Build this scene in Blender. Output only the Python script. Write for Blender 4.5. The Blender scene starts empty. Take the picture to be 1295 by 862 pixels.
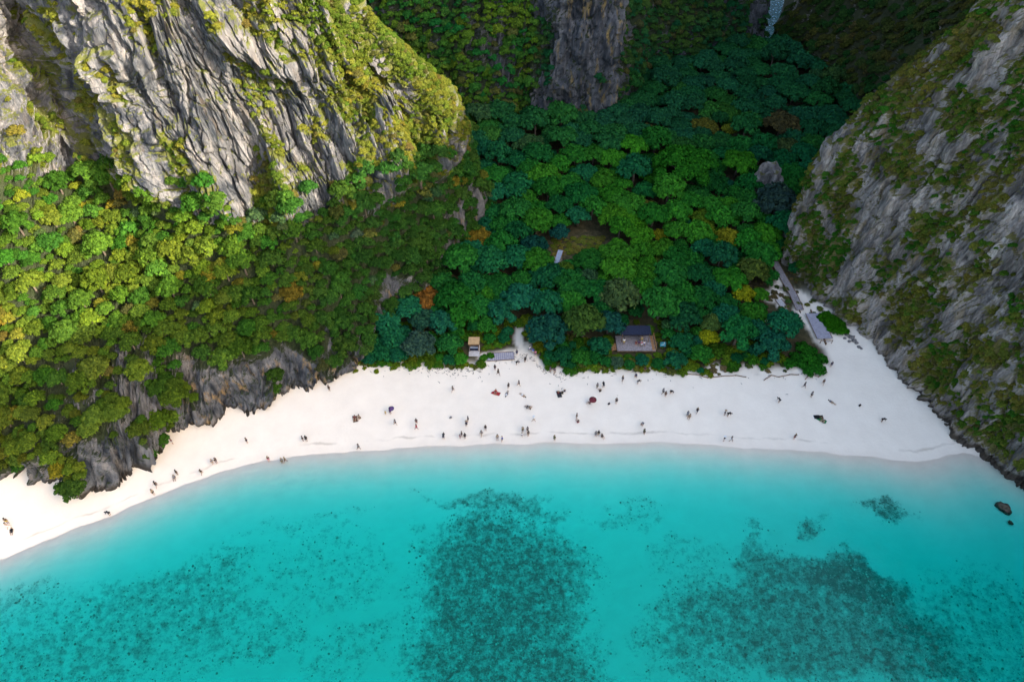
import bpy, bmesh, math, random
import numpy as np
from mathutils import Vector, Matrix

# ------------------------------------------------------------------ camera, sky, sun, exposure
scene = bpy.context.scene
COL = scene.collection
random.seed(7); RNG = np.random.default_rng(7)
CAM_H, PITCH, FPX = 107.0, math.radians(47.0), 862.0

cam_d = bpy.data.cameras.new('camera'); cam = bpy.data.objects.new('camera', cam_d); COL.objects.link(cam)
cam_d.lens = 36.0*FPX/1295.0; cam_d.sensor_width = 36.0; cam_d.clip_start = 1.0; cam_d.clip_end = 9000.0
cam.location = (0, 0, CAM_H); cam.rotation_euler = (math.pi/2-PITCH, 0, 0)
scene.camera = cam

SUN_EL = math.radians(25.0); TO_SUN_H = Vector((0.88, -0.475))
to_sun = Vector((TO_SUN_H.x*math.cos(SUN_EL), TO_SUN_H.y*math.cos(SUN_EL), math.sin(SUN_EL)))
world = bpy.data.worlds.new('World'); scene.world = world; world.use_nodes = True
wn = world.node_tree.nodes; wl = world.node_tree.links
sky = wn.new('ShaderNodeTexSky'); sky.sky_type = 'NISHITA'; sky.sun_disc = False
sky.sun_elevation = SUN_EL; sky.sun_rotation = math.atan2(TO_SUN_H.x, TO_SUN_H.y)
sky.air_density = 1.0; sky.dust_density = 4.0; sky.ozone_density = 0.2
bg = wn['Background']; bg.inputs[1].default_value = 0.15
wl.new(sky.outputs[0], bg.inputs[0])
sun_d = bpy.data.lights.new('sun', 'SUN'); sun_d.energy = 3.2; sun_d.angle = math.radians(0.5); sun_d.color = (1.0, 0.90, 0.74)
sun = bpy.data.objects.new('sun', sun_d); COL.objects.link(sun)
sun.rotation_euler = to_sun.to_track_quat('Z', 'Y').to_euler(); sun.location = (60, -40, 200)
vs = scene.view_settings
vs.view_transform = 'Standard'; vs.look = 'None'; vs.gamma = 1.0; vs.exposure = 2.03; vs.use_curve_mapping = False
cy = scene.cycles
cy.max_bounces = 5; cy.diffuse_bounces = 3; cy.glossy_bounces = 2; cy.transmission_bounces = 2
cy.transparent_max_bounces = 8; cy.use_denoising = True; cy.use_adaptive_sampling = False

# ------------------------------------------------------------------ helpers
CP, SP = math.cos(PITCH), math.sin(PITCH)
def U(px, py, z=0.0):
    """world point that stands at height z under a bearing of the drone"""
    a = (px-647.5)/FPX; b = -(py-431.0)/FPX
    d = (a, CP+b*SP, -SP+b*CP)
    t = (z-CAM_H)/d[2]
    return (d[0]*t, d[1]*t, z)
def proj(P):
    P = np.asarray(P, float).reshape(-1, 3)
    dz = P[:, 2]-CAM_H
    zc = P[:, 1]*CP-dz*SP; yc = P[:, 1]*SP+dz*CP
    return np.stack([647.5+FPX*P[:, 0]/zc, 431-FPX*yc/zc, zc], 1)

def _perm(seed):
    p = np.random.default_rng(seed).permutation(256); return np.concatenate([p, p, p])
_G = np.array([[1,1,0],[-1,1,0],[1,-1,0],[-1,-1,0],[1,0,1],[-1,0,1],[1,0,-1],[-1,0,-1],[0,1,1],[0,-1,1],[0,1,-1],[0,-1,-1],[1,1,0],[-1,1,0],[0,-1,1],[0,-1,-1]], float)
def perlin(x, y, z=0.0, seed=0):
    p = _perm(seed); x, y, z = np.broadcast_arrays(np.asarray(x, float), np.asarray(y, float), np.asarray(z, float))
    xi = np.floor(x).astype(int); yi = np.floor(y).astype(int); zi = np.floor(z).astype(int)
    xf = x-xi; yf = y-yi; zf = z-zi
    u = xf*xf*xf*(xf*(xf*6-15)+10); v = yf*yf*yf*(yf*(yf*6-15)+10); w = zf*zf*zf*(zf*(zf*6-15)+10)
    X, Y, Z = xi & 255, yi & 255, zi & 255
    def g(dx, dy, dz):
        h = p[p[p[X+dx]+Y+dy]+Z+dz] & 15
        gr = _G[h]
        return gr[..., 0]*(xf-dx)+gr[..., 1]*(yf-dy)+gr[..., 2]*(zf-dz)
    a = g(0,0,0)*(1-u)+g(1,0,0)*u; b = g(0,1,0)*(1-u)+g(1,1,0)*u
    c = g(0,0,1)*(1-u)+g(1,0,1)*u; d = g(0,1,1)*(1-u)+g(1,1,1)*u
    return (a*(1-v)+b*v)*(1-w)+(c*(1-v)+d*v)*w
def fbm(x, y, z=0.0, seed=0, octv=4):
    s = 0; a = 1.0; f = 1.0
    for i in range(octv):
        s = s+a*perlin(np.asarray(x)*f, np.asarray(y)*f, np.asarray(z)*f, seed+i); a *= .5; f *= 2.03
    return s

def tag(o, label=None, cat=None, group=None, kind=None):
    if label: o['label'] = label
    if cat: o['category'] = cat
    if group: o['group'] = group
    if kind: o['kind'] = kind
    return o
def link(name, me, parent=None):
    o = bpy.data.objects.new(name, me); COL.objects.link(o)
    if parent is not None: o.parent = parent
    return o
def empty(name, loc=(0,0,0), rz=0.0, s=1.0):
    o = bpy.data.objects.new(name, None); COL.objects.link(o)
    o.location = loc; o.rotation_euler = (0, 0, rz); o.scale = (s, s, s); o.empty_display_size = .3
    return o
def mesh_np(name, V, F, mat=None, smooth=False):
    """F: (n,k) int array, every face with k corners"""
    V = np.ascontiguousarray(V, np.float32); F = np.ascontiguousarray(F, np.int32)
    me = bpy.data.meshes.new(name); n, k = F.shape
    me.vertices.add(len(V)); me.vertices.foreach_set('co', V.ravel())
    me.loops.add(n*k); me.loops.foreach_set('vertex_index', F.ravel())
    me.polygons.add(n); me.polygons.foreach_set('loop_start', np.arange(0, n*k, k, dtype=np.int32))
    me.polygons.foreach_set('loop_total', np.full(n, k, np.int32))
    me.polygons.foreach_set('use_smooth', np.full(n, smooth, bool))
    if mat: me.materials.append(mat)
    me.update(calc_edges=True); return me
class MB:
    def __init__(s): s.bm = bmesh.new()
    def box(s, c, d, rz=0.0, rx=0.0):
        m = Matrix.Translation(c) @ Matrix.Rotation(rz, 4, 'Z') @ Matrix.Rotation(rx, 4, 'X') @ Matrix.Diagonal((d[0], d[1], d[2], 1))
        bmesh.ops.create_cube(s.bm, size=1.0, matrix=m); return s
    def tube(s, pts, r, n=6, cap=True):
        rings = []
        for i, p in enumerate(pts):
            p = Vector(p); a = Vector(pts[max(i-1, 0)]); b = Vector(pts[min(i+1, len(pts)-1)])
            t = (b-a).normalized(); up = Vector((0,0,1)) if abs(t.z) < .9 else Vector((1,0,0))
            e = t.cross(up).normalized(); f = t.cross(e)
            rr = r[i] if isinstance(r, (list, tuple)) else r
            rings.append([s.bm.verts.new(p+rr*(math.cos(2*math.pi*k/n)*e+math.sin(2*math.pi*k/n)*f)) for k in range(n)])
        for A, B in zip(rings, rings[1:]):
            for k in range(n): s.bm.faces.new((A[k], A[(k+1)%n], B[(k+1)%n], B[k]))
        if cap:
            s.bm.faces.new(rings[0]); s.bm.faces.new(rings[-1][::-1])
        return s
    def poly(s, pts): s.bm.faces.new([s.bm.verts.new(p) for p in pts]); return s
    def bevel(s, w=.02):
        bmesh.ops.bevel(s.bm, geom=s.bm.edges[:], offset=w, segments=1, affect='EDGES'); return s
    def mesh(s, name, mat=None, smooth=False):
        bmesh.ops.recalc_face_normals(s.bm, faces=s.bm.faces)
        me = bpy.data.meshes.new(name); s.bm.to_mesh(me); s.bm.free()
        if mat: me.materials.append(mat)
        if smooth: me.polygons.foreach_set('use_smooth', [True]*len(me.polygons))
        return me
    def build(s, name, mat=None, parent=None, smooth=False): return link(name, s.mesh(name, mat, smooth), parent)

# ------------------------------------------------------------------ materials
def new_mat(name):
    m = bpy.data.materials.new(name); m.use_nodes = True
    return m, m.node_tree.nodes, m.node_tree.links, m.node_tree.nodes['Principled BSDF']
class NT:
    """small node writer"""
    def __init__(s, m): s.n = m.node_tree.nodes; s.l = m.node_tree.links
    def put(s, sock, v):
        if hasattr(v, 'is_linked') or isinstance(v, bpy.types.NodeSocket): s.l.new(v, sock)
        else: sock.default_value = v
    def coord(s, scale=(1,1,1), kind='Object', rot=(0,0,0)):
        tc = s.n.new('ShaderNodeTexCoord'); mp = s.n.new('ShaderNodeMapping'); s.l.new(tc.outputs[kind], mp.inputs[0])
        mp.inputs['Scale'].default_value = scale; mp.inputs['Rotation'].default_value = rot; return mp.outputs[0]
    def noise(s, vec, scale=1.0, detail=4.0, rough=.55, dist=0.0):
        t = s.n.new('ShaderNodeTexNoise'); s.l.new(vec, t.inputs['Vector'])
        t.inputs['Scale'].default_value = scale; t.inputs['Detail'].default_value = detail
        t.inputs['Roughness'].default_value = rough; t.inputs['Distortion'].default_value = dist; return t.outputs['Fac']
    def ramp(s, fac, stops):
        r = s.n.new('ShaderNodeValToRGB'); s.l.new(fac, r.inputs[0]); e = r.color_ramp.elements
        while len(e) < len(stops): e.new(.5)
        for k, (p, c) in enumerate(stops):
            e[k].position = p; e[k].color = (*c, 1) if not isinstance(c, (int, float)) else (c, c, c, 1)
        return r.outputs[0]
    def mix(s, f, a, b, mode='MIX'):
        m = s.n.new('ShaderNodeMix'); m.data_type = 'RGBA'; m.blend_type = mode
        s.put(m.inputs[0], f); s.put(m.inputs[6], (*a, 1) if isinstance(a, tuple) else a); s.put(m.inputs[7], (*b, 1) if isinstance(b, tuple) else b)
        return m.outputs[2]
    def math(s, op, a, b=0.0, clamp=False):
        m = s.n.new('ShaderNodeMath'); m.operation = op; m.use_clamp = clamp; s.put(m.inputs[0], a); s.put(m.inputs[1], b); return m.outputs[0]
    def attr(s, name, typ='GEOMETRY', out='Fac'):
        a = s.n.new('ShaderNodeAttribute'); a.attribute_name = name; a.attribute_type = typ; return a.outputs[out]
    def bump(s, h, strength=.5, dist=.2):
        b = s.n.new('ShaderNodeBump'); s.l.new(h, b.inputs['Height']); b.inputs['Strength'].default_value = strength; b.inputs['Distance'].default_value = dist
        return b.outputs[0]

def plain(name, col, rough=.7, var=.12, scale=6.0):
    m, n, l, b = new_mat(name); t = NT(m)
    nz = t.noise(t.coord(), scale, 3)
    c2 = tuple(max(0, c*(1-var*2)) for c in col); c3 = tuple(min(1, c*(1+var)) for c in col)
    l.new(t.ramp(nz, [(.3, c2), (.7, c3)]), b.inputs['Base Color']); b.inputs['Roughness'].default_value = rough
    b.inputs['Specular IOR Level'].default_value = .25
    return m

def leaf_material(name):
    m = bpy.data.materials.new(name); m.use_nodes = True; n = m.node_tree.nodes; l = m.node_tree.links; t = NT(m)
    n.remove(n['Principled BSDF']); out = n['Material Output']
    tint = t.attr('tint', 'INSTANCER', 'Color')
    geo = n.new('ShaderNodeNewGeometry')
    rnd = geo.outputs['Random Per Island']
    var = t.ramp(rnd, [(0, (.52, .56, .60)), (.55, (1, 1, 1)), (1, (1.6, 1.42, 1.05))])
    col = t.mix(1.0, tint, var, 'MULTIPLY')
    d = n.new('ShaderNodeBsdfDiffuse'); l.new(col, d.inputs[0])
    tr = n.new('ShaderNodeBsdfTranslucent'); l.new(t.mix(1.0, col, (1.0, 1.15, .55), 'MULTIPLY'), tr.inputs[0])
    ms = n.new('ShaderNodeMixShader'); ms.inputs[0].default_value = .25
    l.new(d.outputs[0], ms.inputs[1]); l.new(tr.outputs[0], ms.inputs[2]); l.new(ms.outputs[0], out.inputs[0])
    return m
M_LEAF = leaf_material('leaf')
M_BARK = plain('bark', (.16, .125, .095), .9, .3, 4)

def rock_material(name, light, mid, dark, stain, green, wet=(.045, .035, .025)):
    m, n, l, b = new_mat(name); t = NT(m)
    streak = t.noise(t.coord((1.0, 1.0, .13)), .55, 4, .62)
    fine = t.noise(t.coord((1, 1, .14)), 2.2, 4, .7)
    blotch = t.noise(t.coord(), .09, 2, .6)
    base = t.ramp(streak, [(.38, dark), (.52, mid), (.68, light)])
    base = t.mix(t.ramp(fine, [(.42, 0.0), (.66, .8)]), base, dark)
    base = t.mix(t.ramp(blotch, [(.48, 0.0), (.72, .45)]), base, light)
    st = t.noise(t.coord((1, 1, .25)), .5, 3, .6)
    st = t.math('MULTIPLY', t.ramp(st, [(.56, 0.0), (.68, .85)]), t.attr('stain'))
    base = t.mix(st, base, stain)
    # creeping grass and moss where the rock lies back
    geo = n.new('ShaderNodeNewGeometry'); sep = n.new('ShaderNodeSeparateXYZ'); l.new(geo.outputs['Normal'], sep.inputs[0])
    mn = t.noise(t.coord(), .8, 4, .65)
    mo = t.math('ADD', t.math('MULTIPLY', sep.outputs[2], .55), t.math('ADD', t.math('MULTIPLY', mn, .9), t.math('MULTIPLY', t.attr('veg'), .75)))
    mo = t.ramp(mo, [(.86, 0.0), (1.02, 1.0)])
    gcol = t.mix(t.attr('floor'), t.mix(t.noise(t.coord(), 1.7, 2), green[0], green[1]), (.022, .036, .012))
    base = t.mix(t.math('MULTIPLY', mo, .92), base, gcol)
    sz = n.new('ShaderNodeSeparateXYZ'); l.new(geo.outputs['Position'], sz.inputs[0])
    wz = t.math('ADD', sz.outputs[2], t.math('MULTIPLY', t.noise(t.coord(), .7, 3), 1.2))
    mr = n.new('ShaderNodeMapRange'); l.new(wz, mr.inputs[0]); mr.inputs[1].default_value = 1.6; mr.inputs[2].default_value = 2.6; mr.inputs[3].default_value = .85; mr.inputs[4].default_value = 0
    base = t.mix(mr.outputs[0], base, wet)
    l.new(base, b.inputs['Base Color']); b.inputs['Roughness'].default_value = .9; b.inputs['Specular IOR Level'].default_value = .15
    hh = t.noise(t.coord((1, 1, .16)), 2.2, 4, .8)
    l.new(t.bump(hh, 1.0, .9), b.inputs['Normal'])
    return m
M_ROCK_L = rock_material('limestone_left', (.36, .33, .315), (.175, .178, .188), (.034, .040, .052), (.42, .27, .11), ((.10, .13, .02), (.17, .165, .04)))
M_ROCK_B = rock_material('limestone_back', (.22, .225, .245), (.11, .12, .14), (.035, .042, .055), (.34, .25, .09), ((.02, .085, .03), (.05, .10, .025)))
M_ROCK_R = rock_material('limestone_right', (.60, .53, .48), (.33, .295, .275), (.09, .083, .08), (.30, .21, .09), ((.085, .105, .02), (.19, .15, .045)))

# ------------------------------------------------------------------ ground and sea bed
SX = np.array([-3000, -400, -200, -130, -88.7, -80, -68, -57, -43, -26.5, -12.5, 7.5, 30, 45, 66.5, 78, 84, 90, 110, 200, 3000.])
SY = None
_sp = [(0,705),(60,681),(140,652),(230,612),(330,581),(450,570),(560,563),(700,559),(850,560),(950,566),(1100,578),(1160,581),(1215,572)]
_sw = np.array([U(a, b)[:2] for a, b in _sp])
SX = np.concatenate([[-3000, -400, -200, -130], _sw[:, 0], [96, 140, 300, 3000]])
SY = np.concatenate([[-60, -20, 22, 42], _sw[:, 1], [68, 60, 60, 60]])
def shore(x): return np.interp(x, SX, SY)
def sstep(a, b, x):
    t = np.clip((x-a)/(b-a), 0, 1); return t*t*(3-2*t)
def ground_h(x, y):
    x = np.asarray(x, float); y = np.asarray(y, float)
    wob = .8*perlin(x/9, 3.3, 1.0, 5)+.35*perlin(x/2.5, 7.3, 2.0, 6)
    s = y-shore(x)-wob
    inl = .06*np.clip(s, 0, 20)+.028*np.clip(s-20, 0, 140)
    inl = inl+sstep(20, 32, s)*(.5*fbm(x/14, y/14, .5, 11, 3)+.25)
    d = np.clip(-s, 0, 400)
    right = sstep(40, 92, x)
    dep = (2.2*(1-np.exp(-(d/17.0)**2.1))+.034*d)*(1-.62*right*np.exp(-d/34))
    dep = dep+.25*sstep(8, 25, d)*fbm(x/9, y/9, 3.1, 17, 4)
    h = np.where(s > 0, inl, -np.maximum(dep, .002*d))
    far = sstep(222, 252, y)*sstep(40, 60, x)
    return h*(1-far)+(-6.0-.02*np.clip(y-250, 0, 400))*far
def gpt(px, py):
    z = 0.0
    for _ in range(6):
        p = U(px, py, z); z = float(ground_h(p[0], p[1]))
    p = U(px, py, z); return (p[0], p[1], z)

def axis(a, b, step, lo=-3500, hi=3500):
    core = np.arange(a, b+step*.5, step)
    return np.concatenate([[lo, lo*.4, a-180, a-60, a-20], core, [b+20, b+60, b+180, hi*.4, hi]])
gx = axis(-120, 120, .55)
gy = np.concatenate([[-3500, -1400, -300, -100, -30, 0, 12], np.arange(20, 112, .5), np.arange(112, 270, 1.2), [300, 360, 500, 1400, 3500]])
GX, GY = np.meshgrid(gx, gy); GZ = ground_h(GX, GY)
def grid_faces(nr, nc):
    i = np.arange(nr*nc).reshape(nr, nc)
    return np.stack([i[:-1,:-1], i[:-1,1:], i[1:,1:], i[1:,:-1]], -1).reshape(-1, 4)

# reef patches on the sea bed (centre px of the photograph turned into metres, radii in metres, weight)
REEF = []
def reef(px, py, rx, ry, w=1.0, ang=0.0):
    p = U(px, py, -2.2); REEF.append((p[0], p[1], rx, ry, w, ang))
reef(640, 745, 15, 15, 1.05); reef(625, 640, 14, 2.2, .85, .02); reef(650, 830, 17, 9, 1.0); reef(560, 780, 10, 12, .45)
reef(1010, 730, 12, 5, .95, -.25); reef(1090, 735, 10, 4.5, 1.25, -.3); reef(1000, 790, 22, 9, .95); reef(1120, 800, 17, 9, 1.0, -.3); reef(900, 800, 10, 12, .6)
reef(1125, 660, 5.6, 2.0, 1.0, -.2); reef(1035, 665, 3.4, 2.6, .8); reef(1240, 800, 9, 11, .55)
reef(210, 760, 18, 8, .62, .3); reef(120, 820, 22, 8, .6, .2); reef(300, 790, 10, 8, .5); reef(420, 720, 12, 6, .36, .1); reef(30, 790, 14, 6, .5, .3)
reef(860, 700, 9, 5, .35); reef(790, 645, 8, 1.5, .4); reef(430, 820, 10, 5, .4); reef(960, 700, 4, 4, .6); reef(400, 670, 14, 2, .28, .15)
reef(1258, 600, 8.5, 1.1, 1.1, -.85); reef(1230, 572, 4, .8, .9, -1.0)
def reef_mask(x, y):
    m = np.zeros_like(x)
    wx = x+2.2*fbm(x/5, y/5, 1.0, 31, 4)+6*perlin(x/15, y/15, 2.0, 33); wy = y+2.2*fbm(x/5, y/5, 5.0, 37, 4)+4.5*perlin(x/13, y/13, 7.0, 39)
    for cx, cyy, rx, ry, w, an in REEF:
        c, s_ = math.cos(an), math.sin(an); dx = wx-cx; dy = wy-cyy
        r = np.sqrt(((c*dx+s_*dy)/rx)**2+((-s_*dx+c*dy)/ry)**2)
        m = np.maximum(m, w*(1-sstep(.55, 1.25, r)))
    return m
R_MASK = reef_mask(GX, GY)
SHW = GY-shore(GX)
# line where the plants begin behind the sand
_vp = [(440,452),(470,466),(520,466),(560,466),(600,468),(640,452),(668,448),(690,470),(740,472),(800,470),(880,476),(940,476),(1000,474),(1040,470),(1062,440),(1058,405)]
_vw = np.array([U(a, b, 1.2)[:2] for a, b in _vp])
SAND = (SHW < 30).astype(float)
def veg_edge(x):
    o = np.argsort(_vw[:14, 0]); return np.interp(x, _vw[:14][o, 0], _vw[:14][o, 1])
SOIL = sstep(-.2, 2.4, GY-veg_edge(GX)-1.0+1.6*fbm(GX/3, GY/3, 0, 51, 3))*sstep(-40, -34, GX)
_e = U(1050, 455, 1.2)
SOIL = SOIL*(1-sstep(_e[0]-1.5, _e[0]+.5, GX)*(1-sstep(108, 116, GY)))
for seg, wd in [([(657,412),(654,428),(663,445),(660,462)],1.0),([(612,452),(652,452)],1.6),([(966,404),(982,402),(991,394),(985,382),(977,368),(990,350)],1.0),([(1016,392),(1045,432)],2.6),([(1008,372),(1035,392),(1060,424)],1.9),([(703,338),(706,322)],.9),([(985,372),(975,376)],2.2),([(935,474),(950,468)],2.2),([(975,472),(1000,470)],1.6),([(903,466),(908,468)],1.6)]:
    q = [gpt(*a)[:2] for a in seg]
    for a, c_ in zip(q, q[1:]):
        dx, dy = c_[0]-a[0], c_[1]-a[1]; tt = np.clip(((GX-a[0])*dx+(GY-a[1])*dy)/(dx*dx+dy*dy), 0, 1)
        SOIL = np.minimum(SOIL, sstep(wd*.5, wd*1.2, np.hypot(GX-a[0]-tt*dx, GY-a[1]-tt*dy)+.5*perlin(GX/1.3, GY/1.3, 0, 57))+.12)
V = np.stack([GX, GY, GZ], -1).reshape(-1, 3)
me = mesh_np('ground', V, grid_faces(*GX.shape), None, True)
def fattr(me, name, arr, dom='POINT'):
    a = me.attributes.new(name, 'FLOAT', dom); a.data.foreach_set('value', np.ascontiguousarray(arr, np.float32).ravel())
fattr(me, 'reef', R_MASK); fattr(me, 'soil', SOIL)
m, n, l, b = new_mat('sand_and_soil'); t = NT(m)
co = t.coord()
sand = t.ramp(t.noise(co, .35, 5, .6), [(.3, (.82, .72, .60)), (.7, (.88, .78, .655))])
sand = t.mix(t.ramp(t.noise(co, 9.0, 3, .7), [(.30, .25), (.5, 0.0)]), sand, (.62, .56, .48))
geo = n.new('ShaderNodeNewGeometry'); sep = n.new('ShaderNodeSeparateXYZ'); l.new(geo.outputs['Position'], sep.inputs[0])
wz = t.math('ADD', sep.outputs[2], t.math('MULTIPLY', t.noise(co, .25, 4), .10))
wet = t.ramp(wz, [(.0, 0.0), (.07, 1.0), (.17, 0.0)])
sand = t.mix(t.math('MULTIPLY', wet, .22), sand, (.66, .56, .46))
tide = t.math('MULTIPLY', t.ramp(wz, [(.155, 0.0), (.175, .6), (.20, 0.0)]), t.ramp(t.noise(co, .12, 3), [(.45, 0.0), (.6, 1.0)]))
sand = t.mix(tide, sand, (.42, .34, .26))
under = t.ramp(sep.outputs[2], [(-.5, 0.0), (0.0, 0.0)])
rf = t.math('ADD', t.math('MULTIPLY', t.attr('reef'), .8), t.math('MULTIPLY', t.math('SUBTRACT', t.noise(co, .8, 6, .85), .5), 3.2))
rf = t.ramp(rf, [(.26, 0.0), (1.1, 1.0)])
gate = t.ramp(t.attr('reef'), [(.02, 0.0), (.2, 1.0)])
coral = t.ramp(t.noise(co, 2.2, 3, .7), [(.32, (.055, .06, .05)), (.55, (.12, .125, .095)), (.75, (.36, .34, .27))])
sand = t.mix(t.math('MULTIPLY', t.math('MULTIPLY', rf, gate), .9), sand, coral)
soil = t.ramp(t.noise(co, .9, 3, .65), [(.3, (.035, .035, .018)), (.55, (.07, .06, .03)), (.8, (.14, .11, .06))])
col = t.mix(t.attr('soil'), sand, soil)
l.new(col, b.inputs['Base Color']); b.inputs['Roughness'].default_value = .95; b.inputs['Specular IOR Level'].default_value = .1
l.new(t.bump(t.noise(co, 1.6, 4, .7), .35, .16), b.inputs['Normal'])
me.materials.append(m)
tag(link('ground', me), kind='structure')

# ------------------------------------------------------------------ sea: one closed body of clear water
def water(name, A_R, A_G, A_B, chop, foam_sparkle, ior=1.33):
    m = bpy.data.materials.new(name); m.use_nodes = True; n = m.node_tree.nodes; l = m.node_tree.links; t = NT(m)
    n.remove(n['Principled BSDF']); out = n['Material Output']
    tr = n.new('ShaderNodeBsdfTransparent'); gl = n.new('ShaderNodeBsdfGlossy'); gl.inputs['Roughness'].default_value = .06
    fr = n.new('ShaderNodeFresnel'); fr.inputs['IOR'].default_value = ior
    wv = t.math('ADD', t.noise(t.coord((1, 1.6, 1)), .55, 3, .6), t.math('MULTIPLY', t.noise(t.coord((1, 1.3, 1)), 2.6, 2, .6), .35))
    bp = t.bump(wv, chop, .35); l.new(bp, gl.inputs['Normal']); l.new(bp, fr.inputs['Normal'])
    ms = n.new('ShaderNodeMixShader'); l.new(fr.outputs[0], ms.inputs[0]); l.new(tr.outputs[0], ms.inputs[1]); l.new(gl.outputs[0], ms.inputs[2]); top = ms.outputs[0]
    if foam_sparkle:
        df = n.new('ShaderNodeBsdfDiffuse'); df.inputs[0].default_value = (.8, .8, .8, 1)
        m2 = n.new('ShaderNodeMixShader'); l.new(t.ramp(t.noise(t.coord((1, .7, 1)), 1.3, 4, .75), [(.55, 0.0), (.63, .75)]), m2.inputs[0]); l.new(top, m2.inputs[1]); l.new(df.outputs[0], m2.inputs[2]); top = m2.outputs[0]  # white specks paint sun sparkle onto the surface along with whitecaps
    l.new(top, out.inputs['Surface'])
    va = n.new('ShaderNodeVolumeAbsorption'); dn = A_R*1.02; va.inputs['Density'].default_value = dn
    va.inputs['Color'].default_value = (1-A_R/dn, 1-A_G/dn, 1-A_B/dn, 1); l.new(va.outputs[0], out.inputs['Volume']); return m
for nm, y0, y1, mt in (('bay_water', -3300, 150, water('bay_water', 1.2, .029, .041, .2, False)), ('far_sea', 151, 3300, water('far_sea', .9, .045, .010, .2, True, 1.08))):
    bm = bmesh.new(); bmesh.ops.create_cube(bm, size=1.0, matrix=Matrix.Translation((0, (y0+y1)/2, -30)) @ Matrix.Diagonal((6600, y1-y0, 60, 1)))
    me = bpy.data.meshes.new(nm); bm.to_mesh(me); bm.free(); me.materials.append(mt)
    tag(link(nm, me), kind='structure')

_tx = np.arange(-140, 141, .5); _ty = np.arange(0, 301, .5); _TX, _TY = np.meshgrid(_tx, _ty)
def table(A):
    def f(x, y):
        i = min(max((x+140)*2, 0), A.shape[1]-1.001); j = min(max(y*2, 0), A.shape[0]-1.001)
        a = int(i); b_ = int(j); u = i-a; v = j-b_
        return float((A[b_, a]*(1-u)+A[b_, a+1]*u)*(1-v)+(A[b_+1, a]*(1-u)+A[b_+1, a+1]*u)*v)
    return f
gh = table(ground_h(_TX, _TY))
def gpt(px, py):
    z = 0.0
    for _ in range(6):
        p = U(px, py, z); z = gh(p[0], p[1])
    p = U(px, py, z); return (p[0], p[1], z)
N17 = table(fbm(_TX/17, _TY/17, 0, 401, 3)); N6 = table(fbm(_TX/6, _TY/6, 3, 405, 2)); N8 = table(fbm(_TX/8, _TY/8, 1, 437, 2)); N3 = table(perlin(_TX/3.5, 2.0, 0, 433))
# ------------------------------------------------------------------ lofted limestone cliffs
def catmull(P, counts):
    """P (k, ...) control points, counts per segment -> sampled, keeps end points; also the control index of each sample"""
    P = np.asarray(P, float); k = len(P); out = []; idx = []
    for i in range(k-1):
        p0 = P[i-1] if i else 2*P[0]-P[1]; p1 = P[i]; p2 = P[i+1]; p3 = P[i+2] if i+2 < k else 2*P[-1]-P[-2]
        tt = np.linspace(0, 1, counts[i], endpoint=False)
        tt = tt.reshape((-1,)+(1,)*(P.ndim-1))
        cr = .5*(2*p1+(p2-p0)*tt+(2*p0-5*p1+4*p2-p3)*tt**2+(3*p1-p0-3*p2+p3)*tt**3)
        lin = p1+(p2-p1)*tt
        out.append(.6*cr+.4*lin); idx.append(i+tt.ravel())
    out.append(P[-1:]); idx.append(np.array([k-1.0]))
    return np.concatenate(out), np.concatenate(idx)
def normals(P):
    du = np.gradient(P, axis=1); dv = np.gradient(P, axis=0); N = np.cross(du, dv)
    return N/np.maximum(np.linalg.norm(N, axis=-1, keepdims=True), 1e-9)
def slabs(u, v, seed):
    '''cell-wise random step and distance to the crack, for fractured limestone'''
    iu = np.floor(u).astype(int); iv = np.floor(v).astype(int)
    f1 = np.full(u.shape, 9.0); f2 = np.full(u.shape, 9.0); val = np.zeros(u.shape)
    for a in (-1, 0, 1):
        for b_ in (-1, 0, 1):
            cu = iu+a; cv = iv+b_
            h = (cu*73856093 ^ cv*19349663 ^ seed*83492791) & 0xffffff
            r1 = ((h*1103515245+12345) & 0xffff)/65535.; r2 = ((h*22695477+1) >> 8 & 0xffff)/65535.; r3 = ((h*134775813+7) >> 5 & 0xffff)/65535.
            d = np.sqrt((cu+r1-u)**2+(cv+r2-v)**2)
            cl = d < f1; f2 = np.where(cl, f1, np.minimum(f2, d)); f1 = np.where(cl, d, f1); val = np.where(cl, r3, val)
    return val, f2-f1
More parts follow.
